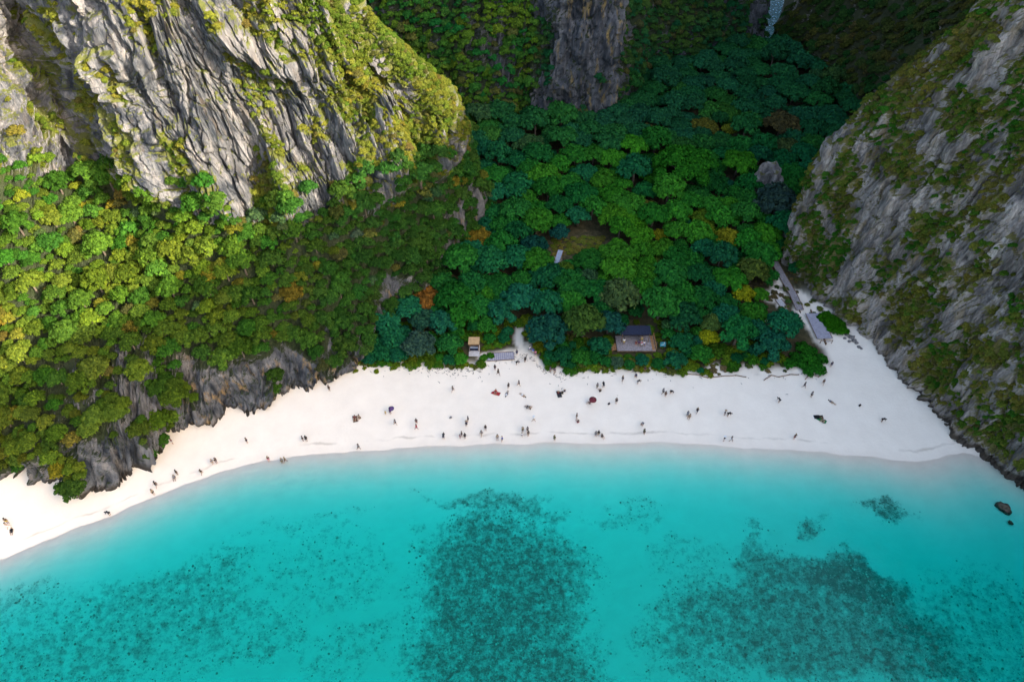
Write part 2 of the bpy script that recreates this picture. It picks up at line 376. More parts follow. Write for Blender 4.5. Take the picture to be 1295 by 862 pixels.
def loft(name, ctrl, col_counts, row_counts, seed, amp_fn, veg_fn, stain_fn, mat, floor_fn=lambda CI, LI: 0*CI, rib=0.0, flip=False, lean=0.0):
    """ctrl[col][level] -> displaced grid. Returns P (rows, cols, 3), N, column index, level index"""
    C = np.asarray(ctrl, float)                       # col, lev, 3
    A, ci = catmull(C, col_counts)                    # cols, lev, 3
    B, li = catmull(np.swapaxes(A, 0, 1), row_counts) # rows, cols, 3
    P = B; N = normals(P)
    if flip: N = -N
    du = np.linalg.norm(np.diff(P, axis=1), axis=-1).mean(0); u = np.concatenate([[0], np.cumsum(du)])
    dv = np.linalg.norm(np.diff(P, axis=0), axis=-1).mean(1); v = np.concatenate([[0], np.cumsum(dv)])
    Uu, Vv = np.meshgrid(u, v); CI, LI = np.meshgrid(ci, li)
    Uu = Uu+lean*Vv
    uw = Uu+1.2*fbm(Uu/8, Vv/14, 0, seed+3, 3)
    big = fbm(uw/13, Vv/34, .3, seed, 3)
    blk = fbm(P[...,0]/6, P[...,1]/6, P[...,2]/6, seed+40, 4)
    rid = lambda s, sv, k: 1-2.2*np.abs(perlin(uw/s, Vv/sv, k*1.7, seed+10+k))
    f2 = rid(4.2, 22, 1); f3 = rid(1.7, 9, 2); f4 = rid(.75, 4, 3)
    step = np.abs(perlin(uw/5, Vv/3.2, 4.0, seed+60))
    amp = amp_fn(CI, LI)
    s1, e1 = slabs(uw/3.6, Vv/13+.35*blk, seed+81); s2, e2 = slabs(uw/1.25+.3*f2, Vv/5.5, seed+82); s3, e3 = slabs(uw/.55, Vv/2.2, seed+83)
    disp = amp*(rib*(1-2.4*np.abs(perlin(uw/10, Vv/55, 2.2, seed+90)))*sstep(0, 30, Vv)+rib*.5*(1-2.2*np.abs(perlin(uw/5.5, Vv/26, 6.2, seed+92)))+3.0*big+1.5*blk+1.3*f2+.55*f3+.25*f4-.7*step+1.5*s1+1.2*s2+.75*s3-1.0*np.exp(-e1*9)-.7*np.exp(-e2*7))
    P = P+N*disp[..., None]
    notch = np.exp(-((P[...,2]-.9)/.75)**2)*(.7+.5*perlin(Uu/3, 0.0, 9.0, seed+70))
    P = P-N*(notch*np.clip(amp, .3, 1))[..., None]*1.3
    N = normals(P)
    if flip: N = -N
    F = grid_faces(*P.shape[:2])
    if flip: F = F[:, ::-1]
    me = mesh_np(name, P.reshape(-1, 3), F, mat, False)
    veg = veg_fn(CI, LI, P, N, blk, big)
    fattr(me, 'veg', veg); fattr(me, 'stain', stain_fn(CI, LI, P)); fattr(me, 'floor', floor_fn(CI, LI))
    o = tag(link(name, me), kind='structure')
    return dict(P=P, N=N, CI=CI, LI=LI, veg=veg, o=o, g9=fbm(P[...,0]/9, P[...,1]/9, P[...,2]/9, 501, 3))

def colpx(*lv): return [list(U(a, b_, z)) if len((a, b_, z)) == 3 else None for a, b_, z in lv]
def under_base(c, z=-2.0): c[0] = [c[0][0], c[0][1], z]; return c
W = lambda *p: [list(q) for q in p]
Lc = [
 W((-130,40,-2),(-132,44,7),(-134,58,18),(-138,78,40),(-140,86,55),(-142,94,70),(-150,120,115)),
 under_base(colpx((-60,600,0),(-60,545,6),(-60,400,18),(-60,205,38),(-140,105,51),(-200,0,63)))+W((-132,145,112)),
 under_base(colpx((0,605,0),(0,548,6),(0,400,18),(0,215,37),(-60,105,50),(-115,0,62)))+W((-118,150,110)),
 under_base(colpx((60,608,0),(62,560,6),(60,400,17.5),(45,215,34.5),(-5,105,47),(-50,0,59.5)))+W((-112,158,110)),
 under_base(colpx((140,612,0),(140,560,6),(130,400,17),(120,228,30),(72,110,41),(18,0,53)))+W((-108,165,108)),
 under_base(colpx((172,585,0),(175,530,7),(185,390,17.5),(180,240,30),(125,120,44),(72,0,58)))+W((-100,160,110)),
 under_base(colpx((245,548,0),(235,470,9),(245,380,18),(255,262,31),(195,130,47),(135,0,63)))+W((-90,150,112)),
 under_base(colpx((350,510,0),(350,465,6),(350,390,15),(352,290,27),(290,140,45),(225,0,62)))+W((-75,150,112)),
 under_base(colpx((430,468,0),(438,420,6),(445,350,15),(448,262,28),(395,125,45),(335,0,62)))+W((-65,148,108)),
 under_base(colpx((455,428,1),(475,380,8),(490,310,18),(510,232,29),(470,110,45),(410,0,61)))+W((-58,146,100)),
 under_base(colpx((525,365,4),(530,325,11),(540,275,19),(553,212,28),(538,115,43),(438,0,61)))+W((-52,144,92)),
 under_base(colpx((549,342,5),(554,300,13),(563,255,20),(572,205,28),(571,145,38),(452,0,62)))+W((-50,143,90)),
 W((-6,140,-2),(-8,141,13),(-10,141,20),(-13,139,28),(-18,136,38),(-33,128,60),(-52,143,88)),
 W((-22,162,-2),(-24,161,13),(-26,160,20),(-28,158,28),(-34,152,40),(-46,145,62),(-60,150,86)),
 W((-60,176,-2),(-60,174,13),(-60,172,20),(-60,168,28),(-60,162,40),(-62,155,62),(-70,160,86)),
]
def amp_left(CI, LI):
    rock = sstep(2.7, 3.25, LI)
    low = 1-sstep(.75, 1.35, LI)
    return (.22+.78*np.maximum(rock, np.maximum(low*.75, .7*np.exp(-((CI-4.7)/.9)**2-((LI-1.35)/.6)**2))))*(1-.6*sstep(10.4, 11.2, CI))
def veg_left(CI, LI, P, N, blk, big):
    forest = sstep(.95, 1.35, LI+.5*blk)*(1-sstep(2.85, 3.15, LI-.35*blk))
    knob = np.exp(-((CI-4.7)/.75)**2-((LI-1.35)/.5)**2)+.8*np.exp(-((CI-3.4)/.4)**2-((LI-1.35)/.25)**2)
    forest = forest*(1-np.clip(2.0*knob*(.55+1.3*fbm(P[...,0]/3, P[...,1]/3, P[...,2]/3, 95, 3)), 0, 1))
    nz = N[..., 2]
    pat = fbm(P[...,0]/7, P[...,1]/7, P[...,2]/10, 91, 4)
    grow = sstep(7.2, 9.6, CI)
    rock_v = np.clip(.06+.52*grow+1.0*pat+.25*(nz-.3), 0, 1)*(LI > 2.7)
    low_v = np.clip(.12+.9*pat+.5*(1-sstep(2, 5.5, CI))+.35*sstep(8.6, 9.6, CI), 0, 1)*(LI <= 1.4)
    return np.clip(np.maximum(np.maximum(forest, rock_v), low_v), 0, 1)
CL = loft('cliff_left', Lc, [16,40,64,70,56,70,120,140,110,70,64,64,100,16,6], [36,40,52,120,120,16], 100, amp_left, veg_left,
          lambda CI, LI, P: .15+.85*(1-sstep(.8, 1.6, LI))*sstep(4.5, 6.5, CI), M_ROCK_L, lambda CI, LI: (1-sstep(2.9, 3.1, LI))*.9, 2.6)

Bc = []
for (x, y, dx, dy, g) in [(-80,178,-.2,1,1.4),(-48,188,-.1,1,1.5),(-30,189,0,1,1.5),(-12,184,.1,1,1.3),(4,188,0,1,1.0),(14,183,0,1,.8),(27,184,.1,1,.8),(35,196,-.6,.8,1.0),(44,214,-.4,.9,1.1),(58,220,-.2,1,1.1),(70,226,-.4,.9,1.0),(80,236,-.5,.85,.7),(87,243,-1,.2,.5),(88,262,-1,-.1,.7),(80,300,-1,-.2,.8)]:
    Bc.append([[x+dx*r*g, y+dy*r*g, z] for r, z in ((-.5,-3),(1.5,9),(3.2,20),(8,40),(20,70),(42,105))])
def veg_back(CI, LI, P, N, blk, big):
    pat = fbm(P[...,0]/6, P[...,1]/6, P[...,2]/12, 191, 4)
    rockb = np.exp(-((CI-5.5)/1.25)**2); rock2 = np.exp(-((CI-11.6)/.8)**2)*.7
    return np.clip(.85-.85*np.maximum(rockb, rock2)+.7*pat, 0, 1)
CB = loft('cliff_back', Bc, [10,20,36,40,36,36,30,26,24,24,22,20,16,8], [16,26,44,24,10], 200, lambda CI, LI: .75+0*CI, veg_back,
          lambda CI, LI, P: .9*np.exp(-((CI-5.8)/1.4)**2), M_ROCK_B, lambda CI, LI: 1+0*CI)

Rc = [
 W((112,290,-4),(114,290,9),(117,290,20),(122,290,40),(130,290,66),(140,290,105),(165,290,135)),
 W((94,246,-4),(95,245,7),(98.5,243,18),(107,243,40),(115,243,65),(132,245,105),(160,245,140)),
 W((93,224,-3),(97,223,9),(103,222,20),(114,222,40),(127,224,65),(145,226,105),(170,225,145)),
 W((100,198,-3),(104,197,10),(110,196,21),(121,196,40),(133,197,65),(148,198,105),(170,198,150)),
 W((101,172,-3),(105,171,11),(110,170,22),(119,169,40),(129,168,64),(144,165,108),(168,160,150)),
 W((90,152,-3),(94,151,12),(99,149,24),(108,147,42),(118,145,65),(136,142,108),(160,138,150)),
 W((75,138,-3),(77,137,12),(80,136,25),(89,134,42),(99,132,64),(122,128,108),(152,122,150)),
 W((66,124,-3),(66,125.5,13),(67.5,126.6,26),(74,127,42),(85,126,62),(112,122,106),(148,112,152)),
 W((68,113,-3),(70.5,114,12),(74.5,114,25),(81,113.5,43),(90,113,63),(115,110,107),(148,100,153)),
 W((76,98,-2.5),(79,99,11),(83,100,24),(89,101,43),(97,101,63),(118,100,107),(149,86,154)),
 W((80.5,85,-2.5),(84,86.5,11),(88.5,88,24),(94.5,89,43),(102,90,63),(121,90,107),(150,70,150)),
 W((84.5,73.5,-2.5),(88,75.5,11),(92.5,77,24),(98.5,78,43),(106,79,63),(123,79,107),(150,50,131)),
 W((92,64.5,-3),(95,66.5,11),(99,68,24),(105,69,43),(112,70,63),(126,66,102),(150,30,117)),
 W((100,50,-5),(103,50.5,11),(107,51,24),(112,51,43),(118,50,63),(130,42,98),(150,5,128)),
 W((102,22,-6),(105,22,11),(109,22,24),(114,22,43),(120,20,63),(132,5,100),(150,-40,137)),
 W((98,-20,-6),(101,-20,11),(105,-21,24),(110,-22,43),(117,-25,63),(130,-38,104),(150,-75,143)),
 W((96,-80,-6),(99,-80,11),(103,-80,24),(109,-80,43),(116,-80,63),(129,-82,104),(150,-100,149)),
 W((100,-170,-6),(103,-170,11),(107,-170,24),(112,-170,43),(118,-170,63),(130,-170,104),(150,-175,145)),
]
def veg_right(CI, LI, P, N, blk, big):
    pat = fbm(P[...,0]/7, P[...,1]/7, P[...,2]/9, 291, 4)
    hill = (1-sstep(5.2, 6.3, CI))
    return np.clip(.48+.5*hill+1.0*pat+.25*(N[..., 2]-.35), 0, 1)*sstep(.2, .45, LI)
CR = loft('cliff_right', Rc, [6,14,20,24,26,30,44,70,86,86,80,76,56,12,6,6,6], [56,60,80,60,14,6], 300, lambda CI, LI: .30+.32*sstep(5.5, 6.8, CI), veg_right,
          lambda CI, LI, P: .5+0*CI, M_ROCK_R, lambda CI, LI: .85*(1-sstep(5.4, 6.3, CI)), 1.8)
#PART2

# ------------------------------------------------------------------ tree and shrub meshes
def crown_mesh(name, seed, nl, per, flat, leaf, lobe=(.30, .46), layered=False, droop=0.0):
    """unit crown (radius about 1, standing on z=0): leaf clumps spread over many lobes"""
    r = np.random.default_rng(seed); C = []; R = []
    for i in range(nl):
        a = i*2.39996+r.uniform(-.4, .4); q = math.sqrt((i+.5)/nl)
        rad = q*.78*r.uniform(.85, 1.12)
        z = (1-rad**2*.95)*flat*r.uniform(.72, 1.12)
        if layered: z = flat*(.45+.55*(1-rad**1.5))*r.uniform(.7, 1.15)
        C.append((rad*math.cos(a), rad*math.sin(a), z)); R.append(r.uniform(*lobe)*(1.05-.25*rad))
    C = np.array(C); R = np.array(R); vs_, fs = [], []
    n = nl*per; li = r.integers(0, nl, n)
    d = r.normal(size=(n, 3)); d /= np.linalg.norm(d, axis=1, keepdims=True)
    d[:, 2] = np.where(d[:, 2] < -.25, -d[:, 2], d[:, 2])
    zs = .62 if layered else .85
    p = C[li]+d*(R[li]*r.uniform(.72, 1.08, n))[:, None]*np.array([1, 1, zs])
    nn = d+r.normal(size=(n, 3))*.45+np.array([0, 0, .25]); nn /= np.linalg.norm(nn, axis=1, keepdims=True)
    t1 = np.cross(nn, r.normal(size=(n, 3))); t1 /= np.linalg.norm(t1, axis=1, keepdims=True); t2 = np.cross(nn, t1)
    s = (leaf*r.uniform(.6, 1.35, n))[:, None]
    q = np.stack([p-t1*s, p-t2*s*.62-nn*s*.12, p+t1*s, p+t2*s*.62-nn*s*.12], 1)
    q[..., 2] -= droop*(q[..., 0]**2+q[..., 1]**2)
    me = mesh_np(name, q.reshape(-1, 3), np.arange(n*4).reshape(n, 4), M_LEAF, False)
    return me, C
def trunk_mesh(name, C, seed, drop=.55):
    """tapered trunk with limbs; the crown's z=0 lies `drop` above the root"""
    r = random.Random(seed); b = MB()
    top = (0.03, .02, .35)
    b.tube([(0,0,-drop-.25), (.02,-.01,-drop*.4), (.01,.02,.05), top], [.085, .062, .05, .036], 7)
    for k in r.sample(range(len(C)), min(7, len(C))):
        c = C[k]; m_ = (c[0]*.45, c[1]*.45, c[2]*.45+.02)
        b.tube([(0.01, .01, -.05+r.uniform(0, .2)), m_, (c[0]*.9, c[1]*.9, c[2]*.9)], [.035, .024, .010], 5)
    return b.mesh(name, M_BARK, True)
KINDS = {}
def kind(key, n, **kw):
    KINDS[key] = []
    for i in range(n):
        me, C = crown_mesh('crown_%s' % key, hash_seed(key)+i, **kw)
        KINDS[key].append((me, trunk_mesh('trunk_%s' % key, C, i)))
def hash_seed(k): return sum(ord(c)*(i+3) for i, c in enumerate(k))
kind('broad', 4, nl=26, per=76, flat=.42, leaf=.092, lobe=(.22, .36), layered=True, droop=.10)
kind('dome', 4, nl=24, per=72, flat=.72, leaf=.105, lobe=(.26, .42))
kind('vine', 1, nl=44, per=120, flat=.55, leaf=.052, lobe=(.20, .30))
kind('bush', 3, nl=14, per=60, flat=.62, leaf=.15, lobe=(.30, .46))
KEYS = [(k, i) for k in KINDS for i in range(len(KINDS[k]))]

class Plants:
    def __init__(s): s.rows = []; s.hash = {}; s.big = 3.1
    def near(s, p, r):
        c = 3.0; i, j, k = (int(math.floor(q/c)) for q in p); n = int(math.ceil((r+s.big)/c))
        for a in range(i-n, i+n+1):
            for b_ in range(j-n, j+n+1):
                for e in range(k-1, k+2):
                    for (q, rr) in s.hash.get((a, b_, e), ()):
                        if (q[0]-p[0])**2+(q[1]-p[1])**2+(q[2]-p[2])**2 < (r+rr)**2: return True
        return False
    def add(s, key, p, r, tint, zone, lift=.55, hs=1.0, tilt=(0, 0), rz=None, ov=.62, force=False, label=None, var=None, small=False):
        rr = r*ov
        if not force and s.near(p, rr): return False
        c = 3.0; s.hash.setdefault(tuple(int(math.floor(q/c)) for q in p), []).append((p, rr))
        s.rows.append(dict(key=key, var=var if var is not None else random.randrange(len(KINDS[key])), p=p, r=r, tint=tint, zone=zone, lift=lift, hs=hs,
                           tilt=tilt, rz=random.uniform(0, 6.28) if rz is None else rz, label=label, small=small)); return True
PL = Plants()
def lerp3(a, b, f): return tuple(a[i]+(b[i]-a[i])*f for i in range(3))
def jit(c, v=.18):
    f = 1+random.uniform(-v, v); return tuple(max(.003, q*f*(1+random.uniform(-v*.4, v*.4))) for q in c)
TEAL = (.014, .115, .062); DEEP = (.012, .110, .030); GREEN = (.028, .165, .018); BRIGHT = (.060, .215, .014); OLIVE = (.085, .105, .020)
YELLOW = (.24, .26, .012); GOLD = (.19, .14, .02); ORANGE = (.21, .10, .022); GREY = (.060, .085, .065); LIME = (.15, .19, .014); BROWN = (.10, .075, .035)

# single trees that stand out (px, py of the crown's middle in the photograph, crown radius in metres)
def crown_at(px, py, key, r, tint, label, zone='named', hs=1.0, lift=.55):
    z = 0.0
    for _ in range(6):
        top = (lift+.35)*r*hs
        p = U(px, py, z+top); z = gh(p[0], p[1])
    PL.add(key, (p[0], p[1], z), r, tint, zone, lift=lift, hs=hs, force=True, label=label)
for a in [
 (940,372,'dome',2.9,YELLOW,'bright yellow-green tree beside the curving white sand path'),
 (897,426,'dome',2.3,(.26,.28,.012),'small bright yellow tree just behind the low timber edging'),
 (921,301,'dome',3.2,(.20,.20,.015),'round golden yellow tree in the dark green middle of the valley'),
 (888,286,'broad',3.6,(.11,.17,.014),'lime green tree touching the round golden yellow one'),
 (835,297,'dome',2.0,(.22,.23,.015),'small yellow tree among dark green crowns mid valley'),
 (535,372,'broad',4.2,ORANGE,'orange-brown tree at the foot of the pale rock pillar'),
 (605,298,'broad',4.2,GOLD,'olive gold tree right of the pale rock pillar'),
 (816,258,'broad',3.0,(.16,.18,.03),'pale yellow-green tree with star-shaped open crown'),
 (890,157,'broad',4.4,(.11,.11,.02),'olive yellow broad tree above the large vine-covered tree'),
 (922,164,'dome',2.3,(.17,.19,.02),'small pale yellow tree beside the olive yellow broad tree'),
 (820,167,'dome',3.0,(.085,.085,.025),'round olive brown tree in the upper valley'),
 (674,312,'dome',3.9,(.008,.055,.042),'dark blue-green domed tree beside the grassy clearing'),
 (708,294,'dome',2.6,(.012,.075,.060),'teal domed tree at the back of the grassy clearing'),
 (990,152,'broad',5.6,(.075,.065,.028),'brownish flat-topped tree near the head of the valley'),
 (866,205,'vine',8.6,(.022,.135,.012),'very large bright green vine-covered tree in mid valley'),
 (900,232,'dome',5.0,(.010,.075,.016),'dark green tree below the large vine-covered tree'),
 (982,255,'dome',5.8,(.034,.068,.056),'big grey-green feathery tree below the bare rock outcrop'),
 (690,418,'dome',4.6,(.012,.075,.052),'large blue-green bushy tree beside the sandy path'),
 (530,436,'dome',3.6,(.035,.080,.060),'grey-teal rounded tree at the beach edge'),
 (535,405,'dome',3.2,(.022,.080,.050),'blue-grey tree behind the grey-teal rounded one'),
 (575,375,'dome',4.6,(.014,.105,.016),'fresh green full-crowned tree beside the orange-brown one'),
 (770,408,'dome',3.6,(.014,.082,.062),'teal tree on the shore side of the shaded deck'),
 (865,400,'dome',4.2,(.012,.080,.030),'deep green tree behind the teal sign'),
]: crown_at(*a)

# places the trees keep clear of: (px, py, radius m)
CLEAR = [(*gpt(a, b_)[:2], r) for a, b_, r in [
 (599,440,2.1),(600,452,1.6),(803,438,3.4),(790,440,3.2),(818,438,3.2),(803,425,3.0),(836,445,1.5),
 (657,420,1.4),(655,435,1.8),(663,445,2.2),(640,452,3.0),(625,452,2.5),(660,460,3),(675,455,2),
 (706,326,2.0),(704,332,2.4),(703,340,1.6),(705,312,2.0),(725,312,4.0),(750,308,3.5),
 (985,342,1.2),(992,352,1.6),(1000,365,1.8),(1005,378,2),(1012,390,2),(1020,400,2),(1035,408,2.5),(1045,420,3),(1035,425,2.6),(985,385,2.0),(990,395,1.8),(980,400,1.7),(968,404,1.2),(1020,370,2.2),(1035,385,2.2),
 (975,372,1.3),(930,478,1),(945,470,2.2),(905,466,1.6),(985,470,2.0)]]
def clear(x, y, r=0.0): return any((x-a)**2+(y-b_)**2 < (c+r*.8)**2 for a, b_, c in CLEAR)

# the valley wood
def inside(x, y):
    """valley floor between the cliffs"""
    yl = np.array([88, 96, 104, 114, 124, 140, 160, 180, 188, 262]); xl = np.array([-33, -31, -27, -17, -11, -5, -20, -40, -30, -30])
    yr = np.array([88, 96, 104, 112, 118, 124, 140, 156, 172, 198, 224, 262]); xr = np.array([50, 56, 62, 66, 66, 66, 76, 92, 101, 101, 94, 93])
    back = np.interp(x, [-80,-48,-12,27,35,44,58,70,80,87,95], [178,186,184,183,196,213,219,225,236,252,252])
    return (x > np.interp(y, yl, xl)+.5) and (x < np.interp(y, yr, xr)-.3) and y < back and y < 246
cand = []
for _ in range(15000):
    x = random.uniform(-60, 104); y = random.uniform(88, 250)
    if inside(x, y): cand.append((x, y))
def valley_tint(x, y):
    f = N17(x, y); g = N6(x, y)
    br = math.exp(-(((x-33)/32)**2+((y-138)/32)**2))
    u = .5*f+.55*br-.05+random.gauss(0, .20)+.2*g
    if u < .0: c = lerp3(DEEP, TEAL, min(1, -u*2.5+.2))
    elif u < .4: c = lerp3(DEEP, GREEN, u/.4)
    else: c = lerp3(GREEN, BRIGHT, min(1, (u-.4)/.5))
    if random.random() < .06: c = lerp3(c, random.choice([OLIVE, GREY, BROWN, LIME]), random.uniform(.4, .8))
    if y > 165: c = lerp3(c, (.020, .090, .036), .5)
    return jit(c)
for pas, (rmin, rmax, ov) in enumerate([(3.4, 5.0, .60), (2.2, 3.4, .58), (1.4, 2.3, .55)]):
    for (x, y) in cand:
        ve = float(veg_edge(x)); d = y-ve
        if d < 1.2 or (x > 55 and y < 104 and d < 6): continue
        r = random.uniform(rmin, rmax)*(1.0 if d > 12 else .55+.037*d)
        if d < r*.9 or clear(x, y, r): continue
        z = gh(x, y); k = 'broad' if (random.random() < .62 and y > 105) else 'dome'
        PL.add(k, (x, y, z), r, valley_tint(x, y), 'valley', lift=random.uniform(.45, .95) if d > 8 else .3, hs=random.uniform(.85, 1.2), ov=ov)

# low plants along the back of the beach
PL3 = Plants(); PL3.big = 1.2; PL3.rows = PL.rows
for _ in range(5200):
    x = random.uniform(-38, 56); ve = float(veg_edge(x)); d = random.uniform(-.4, 9); y = ve+d
    gap = N3(x, y)
    if d < .5+1.2*gap or clear(x, y, .9) or (36 < x < 52 and d < 3 and random.random() < .8): continue
    r = random.uniform(.7, 1.6)*(.8 if d < 1.5 else 1.15)
    c = lerp3((.035, .125, .012), LIME, max(0, min(1, .35+.9*N8(x, y)+random.gauss(0, .15))))
    if random.random() < .12: c = lerp3(c, BROWN, .6)
    PL3.add('bush', (x, y, gh(x, y)), r, jit(c), 'edge', lift=.02, hs=random.uniform(.6, .9), ov=.55, small=True)
for (px, py, w, h) in [(485,440,28,22),(478,425,24,14),(470,455,14,8),(500,420,16,12)]:      # bright green creepers left of the hut
    for _ in range(130):
        a = gpt(px+random.uniform(-w, w), py+random.uniform(-h, h))
        PL3.add('bush', a, random.uniform(.8, 1.4), jit(lerp3((.05, .155, .010), LIME, random.random()*.6)), 'edge', lift=.02, hs=.6, ov=.5, small=True)
for _ in range(60):
    a = gpt(468+random.uniform(-28, 30), 462+random.uniform(-10, 8))
    PL3.add('bush', a, random.uniform(.4, .75), jit(LIME), 'edge', lift=0, hs=.6, ov=.9, small=True)
for _ in range(260):                                                                        # grass tufts of the clearing
    a = gpt(random.uniform(698, 765), random.uniform(300, 322))
    PL3.add('bush', a, random.uniform(.5, .9), jit(lerp3((.11, .15, .02), (.17, .14, .04), random.random())), 'edge', lift=-.05, hs=.45, ov=.5, small=True)
for _ in range(420):                                                                        # low green cover round the deck and the hut
    a = gpt(random.uniform(755, 862), random.choice([random.uniform(450, 466), random.uniform(404, 466)]))
    if random.random() < .25: a = gpt(random.uniform(578, 625), random.uniform(405, 455))
    dx_, dy_ = a[0]-gpt(803, 436)[0], a[1]-gpt(803, 436)[1]; hx, hy = a[0]-gpt(600, 441)[0], a[1]-gpt(600, 441)[1]
    if (-5.6 < dx_ < 5.0 and -2.9 < dy_ < 3.0) or (abs(hx) < 1.9 and -3.0 < hy < 1.7) or abs(a[0]-gpt(837, 441)[0]) < .9 and -1.6 < a[1]-gpt(837, 441)[1] < .8: continue
    PL3.add('bush', a, random.uniform(.6, 1.15), jit(lerp3((.035, .135, .012), (.11, .17, .014), random.random())), 'edge', lift=-.02, hs=.55, ov=.55, small=True)
for dx, dy in [(-14,-6),(-5,-2),(4,3),(12,8),(-8,-9),(0,-4),(9,2),(15,12),(6,9),(-3,4)]:     # hedge oval beside the ramp
    PL3.add('bush', gpt(1052+dx*.8, 410+dy*.9), 1.5, jit((.025, .125, .006), .06), 'hedge', lift=.05, hs=.9, force=True, small=True)
for _ in range(150):                                                                        # dry scrub round the boardwalk and on the sandy bank
    if random.random() < .6: a = gpt(random.uniform(955, 1048), random.uniform(345, 402))
    else: a = gpt(random.uniform(885, 1012), random.uniform(448, 474))
    if clear(a[0], a[1], -1.2): continue
    PL3.add('bush', a, random.uniform(.35, .9), jit(lerp3(random.choice([(.10, .14, .03), (.16, .13, .06), (.05, .12, .03)]), BROWN, random.random()*.6), .25), 'edge', lift=-.02, hs=.6, ov=.6, small=True)
for px, py in [(1020,455),(1030,462),(1012,462),(1038,455),(1026,446),(1005,452),(1015,442),(1034,468),(1000,462),(1022,470)]:
    PL3.add('bush', gpt(px, py), random.uniform(1.2, 1.8), jit((.02, .125, .012), .1), 'edge', lift=.05, hs=.9, force=True, small=True)

# plants on the cliffs
PL2 = Plants(); PL2.big = 1.2; PL2.rows = PL.rows
def on_cliff(D, cells, n, fn):
    P, N = D['P'], D['N']; r0, r1, c0, c1 = cells
    A = np.linalg.norm(np.cross(P[1:, :-1]-P[:-1, :-1], P[:-1, 1:]-P[:-1, :-1]), axis=-1)
    A = A*np.clip(D['veg'][:-1, :-1]-.25, 0, 1); A = np.where((D['LI'][:-1, :-1] >= r0) & (D['LI'][:-1, :-1] < r1) & (D['CI'][:-1, :-1] >= c0) & (D['CI'][:-1, :-1] < c1), A, 0)
    idx = RNG.choice(A.size, size=n, p=(A/A.sum()).ravel()); W_ = A.shape[1]
    for k in idx:
        i, j = divmod(int(k), W_); a_, b_ = RNG.random(), RNG.random(); fn(tuple(P[i, j]*(1-a_)*(1-b_)+P[i, j+1]*a_*(1-b_)+P[i+1, j]*(1-a_)*b_+P[i+1, j+1]*a_*b_), N[i, j], float(D['LI'][i, j]), float(D['CI'][i, j]), float(D['veg'][i, j]), float(D['g9'][i, j]))
def slope_plant(p, nn, li, ci, vg, f):
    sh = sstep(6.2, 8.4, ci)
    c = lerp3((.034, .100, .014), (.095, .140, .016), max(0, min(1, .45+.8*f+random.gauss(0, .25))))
    c = lerp3(c, (.022, .085, .018), .75*float(sh))  # darker tint paints the slope's shade into the crowns toward the spur
    if random.random() < .10: c = lerp3(c, random.choice([GOLD, BROWN, (.16, .09, .03), GREY, (.22, .20, .02)]), random.uniform(.3, .7))
    if ci < 5 and li < 1.8: c = lerp3(c, (.10, .085, .02), .25*random.random())
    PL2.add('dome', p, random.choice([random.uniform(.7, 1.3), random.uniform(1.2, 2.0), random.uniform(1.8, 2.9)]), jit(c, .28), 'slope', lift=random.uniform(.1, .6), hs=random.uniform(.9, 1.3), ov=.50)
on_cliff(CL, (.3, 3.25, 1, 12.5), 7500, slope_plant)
def ledge_plant(base, alt, rr, zone, dark=0.0, ov=.5):
    def f(p, nn, li, ci, vg, g):
        if p[2] < 2.5: return
        c = lerp3(base, alt, max(0, min(1, .5+.9*g+random.gauss(0, .25))))
        if random.random() < .08: c = lerp3(c, BROWN, .6)
        PL2.add('bush', p, random.uniform(*rr), jit(c, .2), zone, lift=0.0, hs=random.uniform(.7, 1.0), ov=ov, tilt=(float(-nn[1])*.55, float(nn[0])*.55), rz=random.uniform(-.6, .6), small=True)
    return f
on_cliff(CL, (3.0, 5.05, 1, 12.6), 6500, ledge_plant((.07, .115, .016), (.15, .155, .025), (.35, .95), 'ledge'))
on_cliff(CL, (3.3, 5.05, 8.6, 12.4), 4500, ledge_plant((.07, .115, .016), (.15, .155, .025), (.4, 1.0), 'ledge', ov=.42))
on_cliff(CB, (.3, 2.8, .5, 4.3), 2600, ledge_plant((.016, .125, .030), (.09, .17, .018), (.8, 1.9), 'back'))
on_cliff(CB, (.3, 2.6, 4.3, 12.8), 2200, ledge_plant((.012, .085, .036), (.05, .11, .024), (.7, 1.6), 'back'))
on_cliff(CR, (.4, 4.2, 6.4, 12.8), 9000, ledge_plant((.030, .110, .012), (.135, .130, .026), (.3, .85), 'rledge', ov=.45))
on_cliff(CR, (.3, 4.2, 1.0, 6.6), 3600, ledge_plant((.018, .068, .018), (.07, .075, .020), (.8, 1.9), 'rhill'))

# ------------------------------------------------------------------ plants become objects: the largest ones singly, the rest as one mass
rows = PL.rows
pp = proj([(r['p'][0], r['p'][1], r['p'][2]+r['r']*(r['lift']+.4)) for r in rows])
for r, q in zip(rows, pp):
    r['px'] = q; r['size'] = r['r']*FPX/q[2]; r['in'] = 4 < q[0] < 1291 and 4 < q[1] < 858
MARKS = [(599,435,'behind the tan-roofed hut'),(803,405,'behind the shaded wooden deck'),(706,322,'round the grassy clearing'),(1000,350,'along the grey boardwalk'),(985,120,'near the pass to the far sea'),(975,225,'round the bare rock outcrop'),
 (866,205,'round the large vine-covered tree'),(720,150,'under the bare grey back cliff'),(600,230,'below the pale rock pillar'),(1020,240,'at the foot of the right cliff'),(535,372,'round the orange-brown tree'),(940,372,'round the yellow-green path-side tree'),
 (657,400,'beside the sandy path into the wood'),(600,140,'under the green hanging back cliff'),(860,110,'under the dark recess of the back cliff'),(900,430,'behind the low timber edging'),(921,301,'round the golden yellow tree'),(816,258,'round the star-crowned pale tree'),(680,260,'in the dark hollow mid valley'),(760,350,'between the clearing and the deck'),(850,350,'between the deck and the golden tree'),(490,440,'beside the bright creeper patch')]
